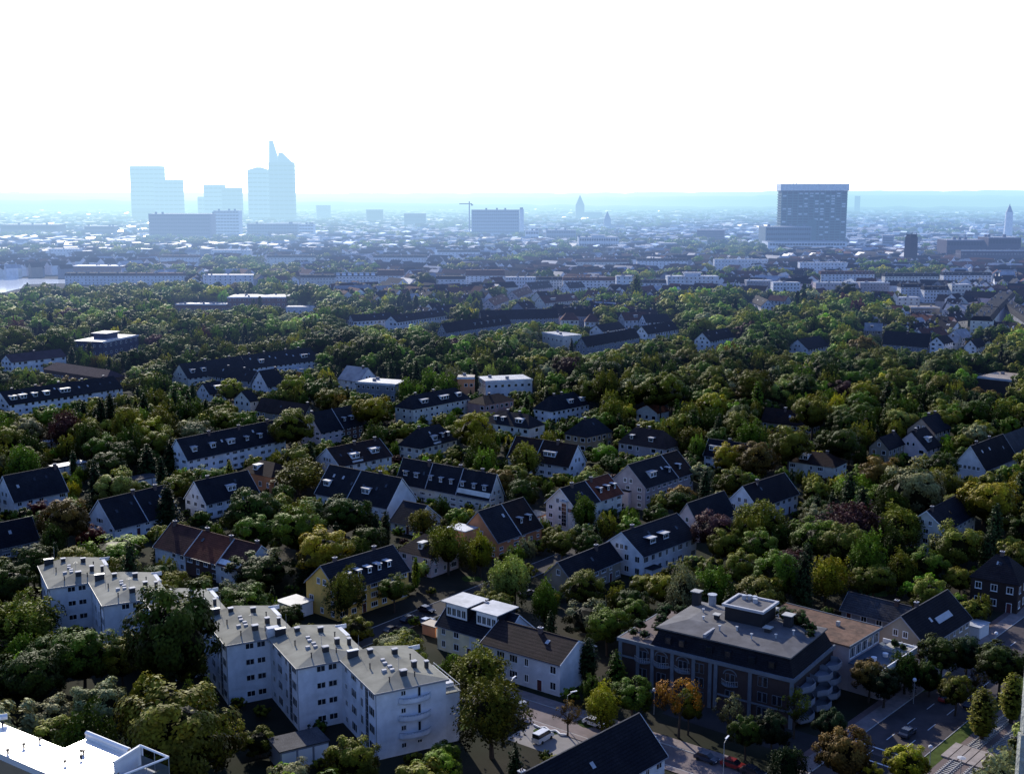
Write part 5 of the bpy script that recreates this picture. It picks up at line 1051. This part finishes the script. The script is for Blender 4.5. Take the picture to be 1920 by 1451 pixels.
def belt(px, py):     # dense park belt seen across the picture
    return (560 < py < 640 and px < 640) or (600 < py < 700 and 560 < px < 1160) or (640 < py < 760 and px > 1060) or (560 < py < 640 and px > 1240 and px < 1700)
from mathutils import noise as mno
cand = []
for _ in range(52000):
    y = 135+1015*math.sqrt(trnd.random()); x = trnd.uniform(-1, 1)*(.45*y+20); D = math.hypot(x, y)
    px, py = proj(x, y, 6); bl = belt(px, py)
    if not bl and trnd.random() < (.12 if D < 560 else .35) and D > 240: continue
    if px > 1640 and 525 < py < 660 and trnd.random() < .82: continue
    if D > 820 and not bl and mno.noise(Vector((x/70, y/70, 3))) < -.08: continue
    k = trnd.choices(('round', 'soft', 'conifer', 'column', 'bush'), (6, 2.2 if not bl else .7, .8 if not bl else .12, .3 if not bl else .03, 1.6 if not bl else 0))[0]
    h = dict(round=trnd.uniform(9, 16.5), soft=trnd.uniform(11, 18), conifer=trnd.uniform(10, 18), column=trnd.uniform(11, 19), bush=trnd.uniform(3.5, 7.5))[k]+(4 if bl else 0)
    r = dict(round=h*.45, soft=h*.30, conifer=h*.24, column=h*.15, bush=h*.62)[k]*trnd.uniform(.9, 1.15)
    if k == 'round': r = max(r, 3.4)
    if too_near(x, y, r*(1.45 if not bl else 1.35)): continue
    if not free(x, y, h, r, D):
        h *= .6; r *= .6
        if k == 'bush' or not free(x, y, h, r, D):
            k = 'bush'; h = trnd.uniform(2.2, 4); r = h*.62
            if not free(x, y, h, r, D): continue
    c = 'conifer' if k in ('conifer', 'column') and trnd.random() < .8 else trnd.choices(('dark', 'olive', 'green', 'yellow', 'bright', 'purple', 'red', 'grey', 'brown', 'pale'), (36, 34, 24, 3.5, 2.5, 1.0, 0, 3, 1.2, 3))[0]
    TREES.append([x, y, h, r, k, c, False]); add_cell(x, y, r*(1.35 if not bl else 1.25))
print('near trees', len(TREES))
def inview(t):
    px, py = proj(t[0], t[1], t[2]*.6); return -10 < px < 1930 and py < 1470
def size(t):
    D = math.hypot(t[0], t[1]); return t[3]*t[2]/D**2*(4 if t[6] else 1)
vis = sorted([t for t in TREES if inview(t)], key=lambda t: -size(t)); IND = vis[:300]; ids = set(map(id, IND)); REST = [t for t in TREES if id(t) not in ids]
USED = set(); lmk = [(p, x, y, d) for p, x, y, d in LM]
def label_for(t, px, py, D):
    base = CW[t[5]]+' '+KW[t[4]] if t[5] != 'conifer' else 'blackish green '+(KW[t[4]])
    near_ = sorted(lmk, key=lambda l: math.hypot((l[1]-px), (l[2]-py)*1.6))[:14]; sz = 'tall ' if t[2] > 13 else 'small ' if t[2] < 6.5 else ''
    for far_ in ('', 'just ', 'farther ', 'a little '):
        for l in near_:
            dx, dy = px-l[1], py-l[2]
            if abs(dx) > abs(dy)*1.2: rel = 'left of' if dx < 0 else 'right of'
            else:
                rel = 'in front of' if dy > 0 else 'behind'
            s = f'{sz}{base} {far_ if rel[0] in "lr" else ""}{rel} the {l[0]}'
            if s not in USED and len(s.split()) <= 16: USED.add(s); return s
    s = f'{sz}{base} deep in the gardens beyond the {near_[0][0]}'; USED.add(s); return s
for t in IND:
    x, y, h, r, k, c, hand = t; D = math.hypot(x, y); px, py = proj(x, y, h*.6)
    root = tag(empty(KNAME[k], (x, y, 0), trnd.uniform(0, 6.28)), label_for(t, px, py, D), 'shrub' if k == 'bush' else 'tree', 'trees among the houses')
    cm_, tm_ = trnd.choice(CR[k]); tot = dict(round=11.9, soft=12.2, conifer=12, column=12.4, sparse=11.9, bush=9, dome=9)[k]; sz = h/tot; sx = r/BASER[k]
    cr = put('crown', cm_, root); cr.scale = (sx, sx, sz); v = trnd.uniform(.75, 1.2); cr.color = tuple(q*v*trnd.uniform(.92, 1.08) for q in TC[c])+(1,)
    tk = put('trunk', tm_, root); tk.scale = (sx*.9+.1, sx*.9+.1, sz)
for (x, y, z, s) in ROOFGARDEN:
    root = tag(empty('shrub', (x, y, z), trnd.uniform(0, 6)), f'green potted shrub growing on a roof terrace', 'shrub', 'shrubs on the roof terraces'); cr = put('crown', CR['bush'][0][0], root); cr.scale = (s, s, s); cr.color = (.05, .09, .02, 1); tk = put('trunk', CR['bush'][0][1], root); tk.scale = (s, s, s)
# everything smaller in the picture: one foliage mass of points carrying tree copies
for _ in range(12000):
    D = 1130*(5600/1130)**(trnd.random()**.85); a = trnd.uniform(-.47, .47); y = D*math.cos(a); x = D*math.sin(a)
    nz = mno.noise(Vector((x/230, y/300, 7)))+.5*mno.noise(Vector((x/70, y/90, 1)))
    px, py = proj(x, y, 8)
    lim = .13 if D < 1700 else .15 if D < 2600 else .24
    if px < 700 and D < 1500: lim = -.25
    if 420 < py < 470 and px < 1500: lim -= .15
    if nz < lim: continue
    h = trnd.uniform(12, 20); r = h*.46
    if D < 2600 and not free(x, y, h, r, D): continue
    REST.append([x, y, h, r, trnd.choices(('round', 'soft', 'conifer', 'column'), (9, 1, .12, .12))[0], trnd.choices(('dark', 'olive', 'green', 'yellow', 'brown', 'pale'), (5, 6, 7, .7, .2, 1))[0], False])
print('mass trees', len(REST))
pc = bpy.data.collections.new('tree_kinds'); LK = [('round', 0), ('round', 1), ('round', 2), ('soft', 0), ('soft', 1), ('conifer', 0), ('column', 0), ('bush', 0)]
for j, lod in enumerate(((.55, 1.35), (.13, 2.6))):
    for i, (k, sd) in enumerate(LK):
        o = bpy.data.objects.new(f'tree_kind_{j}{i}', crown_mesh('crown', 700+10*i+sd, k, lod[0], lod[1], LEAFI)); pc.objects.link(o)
idx, scl, rot, tint, pos = [], [], [], [], []
for x, y, h, r, k, c, _ in REST:
    D = math.hypot(x, y); k = 'bush' if k in ('bush', 'dome') else k if k != 'sparse' else 'soft'; opts = [i for i, q in enumerate(LK) if q[0] == k]; i = trnd.choice(opts)
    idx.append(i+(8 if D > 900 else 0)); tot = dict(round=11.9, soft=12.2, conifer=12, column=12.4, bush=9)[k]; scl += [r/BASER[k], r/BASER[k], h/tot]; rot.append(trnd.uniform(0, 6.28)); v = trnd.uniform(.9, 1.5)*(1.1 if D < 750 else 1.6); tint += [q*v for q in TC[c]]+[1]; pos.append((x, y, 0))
me = bpy.data.meshes.new('tree_mass'); me.from_pydata(pos, [], [])
for n_, t_, d_, dt in (('idx', 'INT', idx, np.int32), ('rot', 'FLOAT', rot, np.float32)): me.attributes.new(n_, t_, 'POINT').data.foreach_set('value', np.array(d_, dtype=dt))
me.attributes.new('scl', 'FLOAT_VECTOR', 'POINT').data.foreach_set('vector', np.array(scl, dtype=np.float32)); me.attributes.new('tint', 'FLOAT_COLOR', 'POINT').data.foreach_set('color', np.array(tint, dtype=np.float32))
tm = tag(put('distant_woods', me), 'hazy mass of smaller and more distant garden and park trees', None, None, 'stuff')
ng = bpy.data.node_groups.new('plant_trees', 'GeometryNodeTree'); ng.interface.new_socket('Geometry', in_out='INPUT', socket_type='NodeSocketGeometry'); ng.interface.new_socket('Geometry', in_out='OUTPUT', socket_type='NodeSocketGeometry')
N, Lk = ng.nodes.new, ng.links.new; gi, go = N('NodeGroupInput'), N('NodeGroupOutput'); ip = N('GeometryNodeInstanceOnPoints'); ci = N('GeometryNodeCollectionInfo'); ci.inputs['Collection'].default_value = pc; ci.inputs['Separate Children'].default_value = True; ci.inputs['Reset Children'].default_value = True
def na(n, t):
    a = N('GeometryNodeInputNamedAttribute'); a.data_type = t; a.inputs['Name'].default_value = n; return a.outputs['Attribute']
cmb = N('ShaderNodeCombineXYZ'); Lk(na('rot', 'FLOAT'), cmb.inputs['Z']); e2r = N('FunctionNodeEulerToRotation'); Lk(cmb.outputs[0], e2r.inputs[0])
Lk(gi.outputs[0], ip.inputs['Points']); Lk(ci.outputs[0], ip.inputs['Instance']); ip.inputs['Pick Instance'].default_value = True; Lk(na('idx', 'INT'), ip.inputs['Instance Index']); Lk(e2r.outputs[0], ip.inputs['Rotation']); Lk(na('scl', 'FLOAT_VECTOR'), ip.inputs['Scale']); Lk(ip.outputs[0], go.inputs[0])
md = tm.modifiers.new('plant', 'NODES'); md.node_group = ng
# ------------------------------------------------------------------ the town beyond: individual houses first, then the far mass
hr = random.Random(21)
RM = [roofm('slateb'), roofm('slate'), roofm('rust2'), roofm('brown'), roofm('lightroof'), roofm('silver')]; WMs = [wall('white'), wall('cream'), wall('pinkw'), wall('shade'), wall('beige')]
RW = ['dark roofed', 'slate roofed', 'red roofed', 'brown roofed', 'bright roofed', 'silvery roofed']; WW = ['white', 'cream', 'pinkish', 'grey', 'beige']
def mini(mb, cx, cy, ang, L, w, ze, zr, mi_w, mi_r):
    c, s = math.cos(ang), math.sin(ang); q = lambda x, y, z: (cx+c*x-s*y, cy+s*x+c*y, z); o = .4; k = (zr-ze)/(w/2)
    n = len(mb.v); mb.v += [q(x, y, z) for x in (-L/2, L/2) for y, z in ((-w/2, 0), (w/2, 0), (w/2, ze), (0, zr-.2), (-w/2, ze))]
    for f in ((0, 4, 3, 2, 1), (5, 6, 7, 8, 9), (0, 5, 9, 4), (1, 2, 7, 6)): mb.f.append(tuple(n+i for i in f)); mb.m.append(mi_w)
    n = len(mb.v); mb.v += [q(x, y, z) for x in (-L/2-.3, L/2+.3) for y, z in ((-w/2-o, ze-o*k+.15), (0, zr+.1), (w/2+o, ze-o*k+.15))]
    for f in ((0, 1, 4, 3), (1, 2, 5, 4)): mb.f.append(tuple(n+i for i in f)); mb.m.append(mi_r)
def taken(x, y, r): return ((fA[:, 0]-x)**2+(fA[:, 1]-y)**2 < (fA[:, 2]+r)**2).any()
hs = []; placed = []
for _ in range(130000):
    if len(hs) > 10500: break
    D = 690*(6500/690)**(hr.random()**.8); a = hr.uniform(-.47, .47); x, y = D*math.sin(a), D*math.cos(a); px, py = proj(x, y, 6)
    if D < 830 and px < 1620: continue
    if (belt(px, py) and px < 1640) or (px < 620 and 540 < py < 640): continue
    nz = mno.noise(Vector((x/230, y/300, 7)))+.5*mno.noise(Vector((x/70, y/90, 1)))
    if nz > (.24 if D < 2400 else .34) and not (px > 1600 and D < 1300): continue
    L, w = hr.choice((11, 13, 15, 18, 26, 34) if D > 1100 else (11, 13, 18, 26, 34)), hr.uniform(9.5, 12)
    if D > 3000: L *= 1.3; w *= 1.3
    if taken(x, y, 7): continue
    if any(abs(p-x)+abs(q-y) < 13 for p, q in placed[-150:]): continue
    ok = True
    if D < 2600:
        k = F/D; sx, sy = proj(x, y, 9); m = (np.abs(sA_[:, 0]-sx) < L*.5*k) & (sA_[:, 2] > D) & (np.abs(sA_[:, 1]-sy) < 5*k); ok = not m.any()
    if not ok: continue
    placed.append((x, y)); dist_a = mno.noise(Vector((x/500, y/500, 2)))*60
    hs.append((D, x, y, R((50 if hr.random() < .5 else -40)+dist_a+hr.uniform(-4, 4)), L, w, hr.uniform(6, 9.5)+(3.5 if D > 1050 else 0)))
hs.sort(); big = [h for h in hs if inview((h[1], h[2], 9, 5))]; NI = 175; ind = big[:NI]; ii = set(map(id, ind))
for h in ind:
    D, x, y, ang, L, w, ze = h; wi = hr.choices(range(5), (6, 3, 2, 1.5, 1.5))[0]; ri = hr.choices(range(6), (4, 3, 3, 2, .8, .8))[0]; zr = ze+w*.42
    px, py = proj(x, y, 8); root = empty('gabled_house' if L < 20 else 'terraced_house', (x, y, 0), ang)
    nr = sorted(LM[:], key=lambda l: math.hypot(l[1]-px, (l[2]-py)*1.6))[:14]; done = False
    for sfx in ('', 'just ', 'farther '):
        for l in nr:
            dx, dy = px-l[1], py-l[2]; rel = ('left of' if dx < 0 else 'right of') if abs(dx) > abs(dy)*1.2 else ('in front of' if dy > 0 else 'behind')
            s = f'{WW[wi]} {RW[ri]} {"house" if L < 20 else "terrace"} {sfx if rel[0] in "lr" else ""}{rel} the {l[0]}'
            if s not in USED and len(s.split()) <= 16: USED.add(s); done = True; break
        if done: break
    tag(root, s, 'house' if L < 20 else 'terrace', 'houses in the hazy middle distance')
    MB().extx([(-w/2, 0), (w/2, 0), (w/2, ze-.1), (0, zr-.3), (-w/2, ze-.1)], -L/2, L/2).build('wall', WMs[wi], root)
    rf = MB().extx(gable_roof(zr, ze, w, 0, 0), -L/2-.3, L/2+.3).build('roof', RM[ri], root)
    for k in range(max(1, int(L/9))): cx_ = -L/2+2+k*8; MB().box(cx_-.5, cx_+.5, -.4, .4, zr-1, zr+1).build('chimney', M_('cap') if hr.random() < .4 else M_('chim'), rf)
    for sgn in (-1, 1):
        for st_ in range(2):
            for k in range(int(L/3.2)):
                if hr.random() < .2: continue
                window(root, -L/2+1.6+k*3.2, sgn*(w/2+.03), .8+st_*ze/2, 0 if sgn < 0 else math.pi, 1.4, 1.5, False)
        for k in range(2): window(root, sgn*(L/2+.03), -1.7+3.4*k, ze*.55, sgn*math.pi/2, 1.1, 1.3, False)
        if hr.random() < .5:
            tn = (zr-ze)/(w/2); put('skylight', MB().box(-.6, .6, -.8, .8, 0, .08).mesh('skylight', [M_('zinc')]), root, (hr.uniform(-L/3, L/3), -w/4, zr-w/4*tn), rot=(math.atan(tn), 0, 0))
mb = MB()
for h in hs:
    if id(h) in ii: continue
    D, x, y, ang, L, w, ze = h
    if D > 1900 and hr.random() < .42:    # flat roofed halls
        L = min(L, 30)*hr.uniform(.4, .9)
        c, s = math.cos(ang), math.sin(ang); P = [(x+c*a*L/2-s*b*w/2*1.4, y+s*a*L/2+c*b*w/2*1.4) for a, b in ((-1, -1), (1, -1), (1, 1), (-1, 1))]; mb.prism(P, 0, ze+3, hr.choice((0, 1, 3))); kf = 11 if hr.random() < (.13 if x > -600 else .05) and L < 18 else 9; tl = .05 if kf == 9 else hr.uniform(.10, .2); mb.poly([(p, q, ze+3.05+(q-min(b_[1] for b_ in P))*tl) for p, q in P], kf)
    else: mini(mb, x, y, ang, L, w, ze, ze+w*.42, hr.choices(range(5), (6, 3, 2, 1.5, 1.5))[0], 5+hr.choices(range(6), (3, 3, 3, 2, 2.2, 2.2) if D > 2000 else (4, 3, 3, 2, .8, .8))[0])
tag(mb.build('distant_town', WMs+RM+[mat('sheet_metal', (.92, .92, .92), .22, .5, .05, .1, metal=1.0)]), 'hazy mass of small distant town roofs reaching the horizon', None, None, 'stuff')
# ------------------------------------------------------------------ skyline
def tower(px0, px1, ytop, D, label, c, lm, steps=(), rz=0, top=None):
    D *= .8
    z = HC+(HOR-ytop)/F*D; x0, x1 = (px0-CX)/F*D, (px1-CX)/F*D; w = x1-x0
    root = tag(empty('high_rise_tower', ((x0+x1)/2, D+w*.3, 0), rz), label, 'high-rise', 'high-rises on the hazy skyline')
    b = MB().box(-w/2, w/2, -w*.3, w*.3, 0, z)
    b.build('shaft', c, root); k = int(z/14)
    for i in range(1, k): MB().box(-w/2-.5, w/2+.5, -w*.3-.7, w*.3+.5, i*z/k, i*z/k+4.5).build('window_band', mat('skyband', (.02, .02, .03), .6, .1), root)
    m = MB()
    for i in range(int(w/16)+1): x = -w/2+i*16; m.box(x-1.1, x+1.1, -w*.3-1.6, -w*.3-.8, 0, z-3)
    m.build('facade_ribs', c, root); landmark(lm, (x0+x1)/2, D, z*.6); return root, w, z
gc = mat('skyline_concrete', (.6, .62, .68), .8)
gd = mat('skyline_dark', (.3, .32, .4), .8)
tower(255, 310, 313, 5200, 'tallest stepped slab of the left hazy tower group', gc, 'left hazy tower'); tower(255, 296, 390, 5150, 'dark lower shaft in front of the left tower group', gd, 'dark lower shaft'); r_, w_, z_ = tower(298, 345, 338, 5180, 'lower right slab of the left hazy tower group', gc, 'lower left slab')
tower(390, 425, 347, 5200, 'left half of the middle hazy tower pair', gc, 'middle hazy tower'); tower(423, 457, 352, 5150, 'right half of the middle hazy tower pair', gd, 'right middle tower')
tower(378, 391, 369, 5300, 'narrow low annex beside the middle hazy towers', gc, 'narrow tower annex')
r_, w_, z_ = tower(472, 509, 320, 5100, 'broad pale tower with pointed roof left of the tallest tower', gc, 'broad pale tower'); MB().prism([(-w_/2, -20), (w_/2, -20), (w_/2, 20), (-w_/2, 20)], z_, z_+9, 0, [(-w_*.1, -5), (w_*.1, -5), (w_*.1, 5), (-w_*.1, 5)]).build('roof', gc, r_)
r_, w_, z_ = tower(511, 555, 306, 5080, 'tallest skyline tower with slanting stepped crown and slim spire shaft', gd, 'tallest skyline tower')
MB().prism([(-w_/2, -18), (-w_*.12, -18), (-w_*.12, 18), (-w_/2, 18)], z_, z_+71, 0, [(-w_/2, -6), (-w_*.35, -6), (-w_*.35, 6), (-w_/2, 6)]).build('spire_shaft', gc, r_)
MB().prism([(-w_*.12, -18), (w_*.42, -18), (w_*.42, 18), (-w_*.12, 18)], z_, z_+32, 0, [(-w_*.12, -8), (w_*.02, -8), (w_*.02, 8), (-w_*.12, 8)]).build('stepped_crown', gc, r_)
# clinic tower
D = 2160; x0, x1 = (1457-CX)/F*D, (1574-CX)/F*D; w = x1-x0; z = HC+(HOR-350)/F*D
root = tag(empty('clinic_tower', ((x0+x1)/2, D, 0), R(-4)), 'huge grey-green clinic tower of stacked balcony floors under a pale cap', 'hospital tower', 'high-rises on the hazy skyline')
cg = mat('clinic_body', (.10, .19, .16), .8); MB().box(-w/2, w/2, -22, 22, 0, z-9).build('wall', mat('clinic_dark', (.02, .03, .035), .7), root)
cgl = mat('clinic_light', (.7, .75, .75), .8); nfl = 21
for i in range(nfl): zz = 6+i*(z-17)/nfl; MB().box(-w/2-1.2, w/2+1.2, -24.5, 24.5, zz, zz+1.9).build('balcony_band', cg, root)
for i in range(13): x = -w/2+i*w/12; MB().box(x-.8, x+.8, -25.2, -24.6, 0, z-9).build('facade_rib', cg, root)
cr_ = random.Random(3)
for i in range(nfl):
    for j in range(12):
        if cr_.random() < .3: x = -w/2+(j+.5)*w/12; zz = 8+i*(z-17)/nfl; MB().box(x-3, x+3, -24.3, -23.4, zz, zz+2.2).build('light_blind', cgl, root)
MB().box(-w/2-3, w/2+3, -27, 27, z-7.5, z+4).build('roof_cap', cgl, root); MB().box(-w/2-2, w/2+2, -26, 26, z-9, z-7.6).build('roof_recess', M_('dark'), root)
for x in (-w*.3, -w*.25, w*.1): MB().cyl(x, 0, z+4, z+11, .8, .3).build('mast', M_('metal'), root)
MB().box(-w*.26, -w*.1, -48, -26, 0, 46).box(-w*.08, w*.02, -44, -26, 0, 54).build('front_wing', cg, root); landmark('huge clinic tower', (x0+x1)/2, D, 60)
# brick church tower, far spire, dark pointed church, white chimney tower, crane
x, y = at(1706, 505, 0); root = tag(empty('church_tower', (x, y, 0), R(20)), 'dark square brick church tower with flat crenellated top', 'church tower')
MB().prism([(-6.5, -6.5), (6.5, -6.5), (6.5, 6.5), (-6.5, 6.5)], 0, 42, 0, [(-5.6, -5.6), (5.6, -5.6), (5.6, 5.6), (-5.6, 5.6)]).build('shaft', mat('darkbrick', (.045, .03, .035), .9), root); MB().prism([(-5.6, -5.6), (5.6, -5.6), (5.6, 5.6), (-5.6, 5.6)], 42.003, 46, 0, [(-4, -4), (4, -4), (4, 4), (-4, 4)]).build('roof', roofm('slateb'), root)
for i in range(3): MB().box(-3.6+i*2.8, -2.2+i*2.8, -6.7, -5.8, 29, 35).build('belfry_opening', M_('dark'), root)
for x_, y_ in ((-4.4, -4.4), (4.4, -4.4), (4.4, 4.4), (-4.4, 4.4)): MB().cyl(x_, y_, 43, 48.5, .7, .2, 6).build('pinnacle', M_('dark'), root)
SAMP.append((x, y, 30)); landmark('dark brick church tower', x, y, 30)
def spire(px, yt, D, w, label, c):
    z = HC+(HOR-yt)/F*D; x = (px-CX)/F*D; root = tag(empty('church', (x, D, 0)), label, 'church'); MB().box(-w/2, w/2, -w/2, w/2, 0, z*.62).build('tower', c, root); MB().prism([(-w/2, -w/2), (w/2, -w/2), (w/2, w/2), (-w/2, w/2)], z*.62, z, 0, [(-.5, -.5), (.5, -.5), (.5, .5), (-.5, .5)]).build('spire', c, root); MB().box(w/2, w*2.6, -w/2, w/2, 0, z*.35).build('nave', c, root)
spire(1086, 366, 4300, 30, 'lone bluish church spire on the hazy horizon', gd); spire(1137, 396, 3100, 17, 'dark pointed church among hazy roofs right of the wide slab', gd)
D = 2450; x = (1883-CX)/F*D; root = tag(empty('chimney_tower', (x, D, 0)), 'white tapering chimney tower with domed top near the right edge', 'chimney tower'); MB().cyl(0, 0, 0, 62, 9, 7, 16).build('shaft', wall('bwhite'), root); MB().cyl(0, 0, 62.01, 74, 6.5, 1.8, 16).cyl(0, 0, 74, 78, 1.2, .6, 10).build('dome', M_('zinc'), root)
x = (884-CX)/F*2590; root = tag(empty('tower_crane', (x-4, 2600, 0), .3), 'thin tower crane above the wide hazy office slab', 'crane'); MB().box(-1, 1, -1, 1, 0, 82).build('mast', M_('metal'), root); MB().box(-22, 6, -.8, .8, 76, 78).build('jib', M_('metal'), root); MB().box(4, 8, -1.5, 1.5, 73, 76).build('counterweight', M_('concrete'), root)
for px, yt, w0, D, lab in ((545, 417, 46, 3000, 'hazy grey office below the tallest tower'), (610, 385, 26, 4200, 'pale bluish block on the horizon right of the towers'), (705, 393, 30, 3800, 'hazy block with white side on the horizon'), (780, 400, 40, 3400, 'low purple-blue factory in the haze'), (1330, 430, 50, 2300, 'long low hazy hall west of the clinic'), (1600, 368, 10, 5600, 'faint thin tower right behind the clinic tower'), (1660, 440, 20, 2100, 'narrow white house end among hazy trees'), (330, 430, 40, 2500, 'low white pavilion below the brown slab'), (1250, 455, 30, 2000, 'bright white roofed hall in the central haze')):
    z = max(9, HC+(HOR-yt)/F*D); x = (px-CX)/F*D; ww = w0/F*D; root = tag(empty('distant_block', (x, D, 0), hr.uniform(-.3, .3)), lab, 'building'); MB().box(-ww/2, ww/2, -12, 12, 0, z).build('wall', wall(hr.choice(('white', 'slabg', 'slabbr'))), root); MB().box(-ww/2-1, ww/2+1, -13, 13, z+.01, z+1).build('roof', roofm('lightroof'), root)
    for i in range(int(z/4)): MB().box(-ww/2+1, ww/2-1, -12.2, -11.9, 2+i*4, 3.6+i*4).build('window_band', M_('dark'), root)
# ------------------------------------------------------------------ far wooded hills
def hill(D, zf, seed, m, y2=700):
    b = MB(); n = 160; prev = None
    for i in range(n+1):
        a = -.62+1.24*i/n; x, y = D*math.sin(a), D*math.cos(a); z = zf(a)+mno.noise(Vector((a*60, seed, 0)))*11+mno.noise(Vector((a*220, seed, 0)))*6; x2, y2_ = (D+y2)*math.sin(a), (D+y2)*math.cos(a)
        cur = [(x, y, -2), (x*1.02, y*1.02, z*.7), (x2, y2_, z)]
        if prev: b.poly([prev[0], cur[0], cur[1], prev[1]]); b.poly([prev[1], cur[1], cur[2], prev[2]])
        prev = cur
    return tag(b.build('hills', m), kind='structure')
hm = mat('wooded_hill', (.03, .045, .025), .95, .1, .4, .004)
hill(6400, lambda a: 42+20*math.cos(a*5+2), 1, hm); hill(9000, lambda a: 100+22*max(0, math.sin(a*3.2-.1))+14*max(0, -a-.30)*5, 2, hm); hill(7800, lambda a: 66+42*math.exp(-((a+.44)/.09)**2)+20*math.exp(-((a-.30)/.2)**2), 3, hm)
# ------------------------------------------------------------------ daylight
SAZ, SEL = R(-19), R(27)
sd = bpy.data.lights.new('sun', 'SUN'); sd.energy = 5.0; sd.angle = R(.5); sd.color = (1, .93, .80); so = bpy.data.objects.new('sun', sd); col.objects.link(so)
v = Vector((math.sin(SAZ)*math.cos(SEL), math.cos(SAZ)*math.cos(SEL), math.sin(SEL))); so.rotation_euler = v.to_track_quat('Z', 'Y').to_euler(); so.location = (0, 0, 200)
w = bpy.data.worlds.new('World'); sc.world = w; w.use_nodes = True; nt = w.node_tree; N, Lk = nt.nodes.new, nt.links.new; bg = nt.nodes['Background']
sky = N('ShaderNodeTexSky'); sky.sky_type = 'NISHITA'; sky.sun_disc = False; sky.sun_elevation = SEL; sky.sun_rotation = SAZ; sky.air_density = 1.3; sky.dust_density = .6; sky.ozone_density = 2.0
tc = N('ShaderNodeTexCoord'); sx = N('ShaderNodeSeparateXYZ'); Lk(tc.outputs['Generated'], sx.inputs[0])
up = N('ShaderNodeMapRange'); up.interpolation_type = 'SMOOTHSTEP'; up.inputs['From Min'].default_value = .24; up.inputs['From Max'].default_value = .5; up.inputs['To Min'].default_value = 1; up.inputs['To Max'].default_value = 0; Lk(sx.outputs['Z'], up.inputs[0])
dt = N('ShaderNodeVectorMath'); dt.operation = 'DOT_PRODUCT'; dt.inputs[1].default_value = (math.sin(R(-8)), math.cos(R(-8)), 0); Lk(tc.outputs['Generated'], dt.inputs[0])
fr = N('ShaderNodeMapRange'); fr.interpolation_type = 'SMOOTHSTEP'; fr.inputs['From Min'].default_value = .35; fr.inputs['From Max'].default_value = .82; Lk(dt.outputs['Value'], fr.inputs[0])
mu = N('ShaderNodeMath'); mu.operation = 'MULTIPLY'; Lk(up.outputs[0], mu.inputs[0]); Lk(fr.outputs[0], mu.inputs[1])
gl = N('ShaderNodeMix'); gl.data_type = 'RGBA'; gl.blend_type = 'ADD'; gl.inputs[0].default_value = 1; glc = N('ShaderNodeMix'); glc.data_type = 'RGBA'; glc.inputs[6].default_value = (0, 0, 0, 1); glc.inputs[7].default_value = (GLOW*1.0, GLOW*1.04, GLOW*1.05, 1)
Lk(mu.outputs[0], glc.inputs[0]); tn = N('ShaderNodeMix'); tn.data_type = 'RGBA'; tn.blend_type = 'MULTIPLY'; tn.inputs[0].default_value = 1; tn.inputs[7].default_value = (.62, .78, 1.32, 1); Lk(sky.outputs[0], tn.inputs[6])
Lk(tn.outputs[2], gl.inputs[6]); Lk(glc.outputs[2], gl.inputs[7]); Lk(gl.outputs[2], bg.inputs[0]); bg.inputs[1].default_value = SKYS
sc.view_settings.view_transform = 'Standard'; sc.view_settings.look = 'None'; sc.view_settings.exposure = 0
sc.cycles.use_denoising = True; sc.cycles.max_bounces = 5; sc.cycles.diffuse_bounces = 2; sc.cycles.glossy_bounces = 2; sc.cycles.transmission_bounces = 2; sc.cycles.transparent_max_bounces = 4
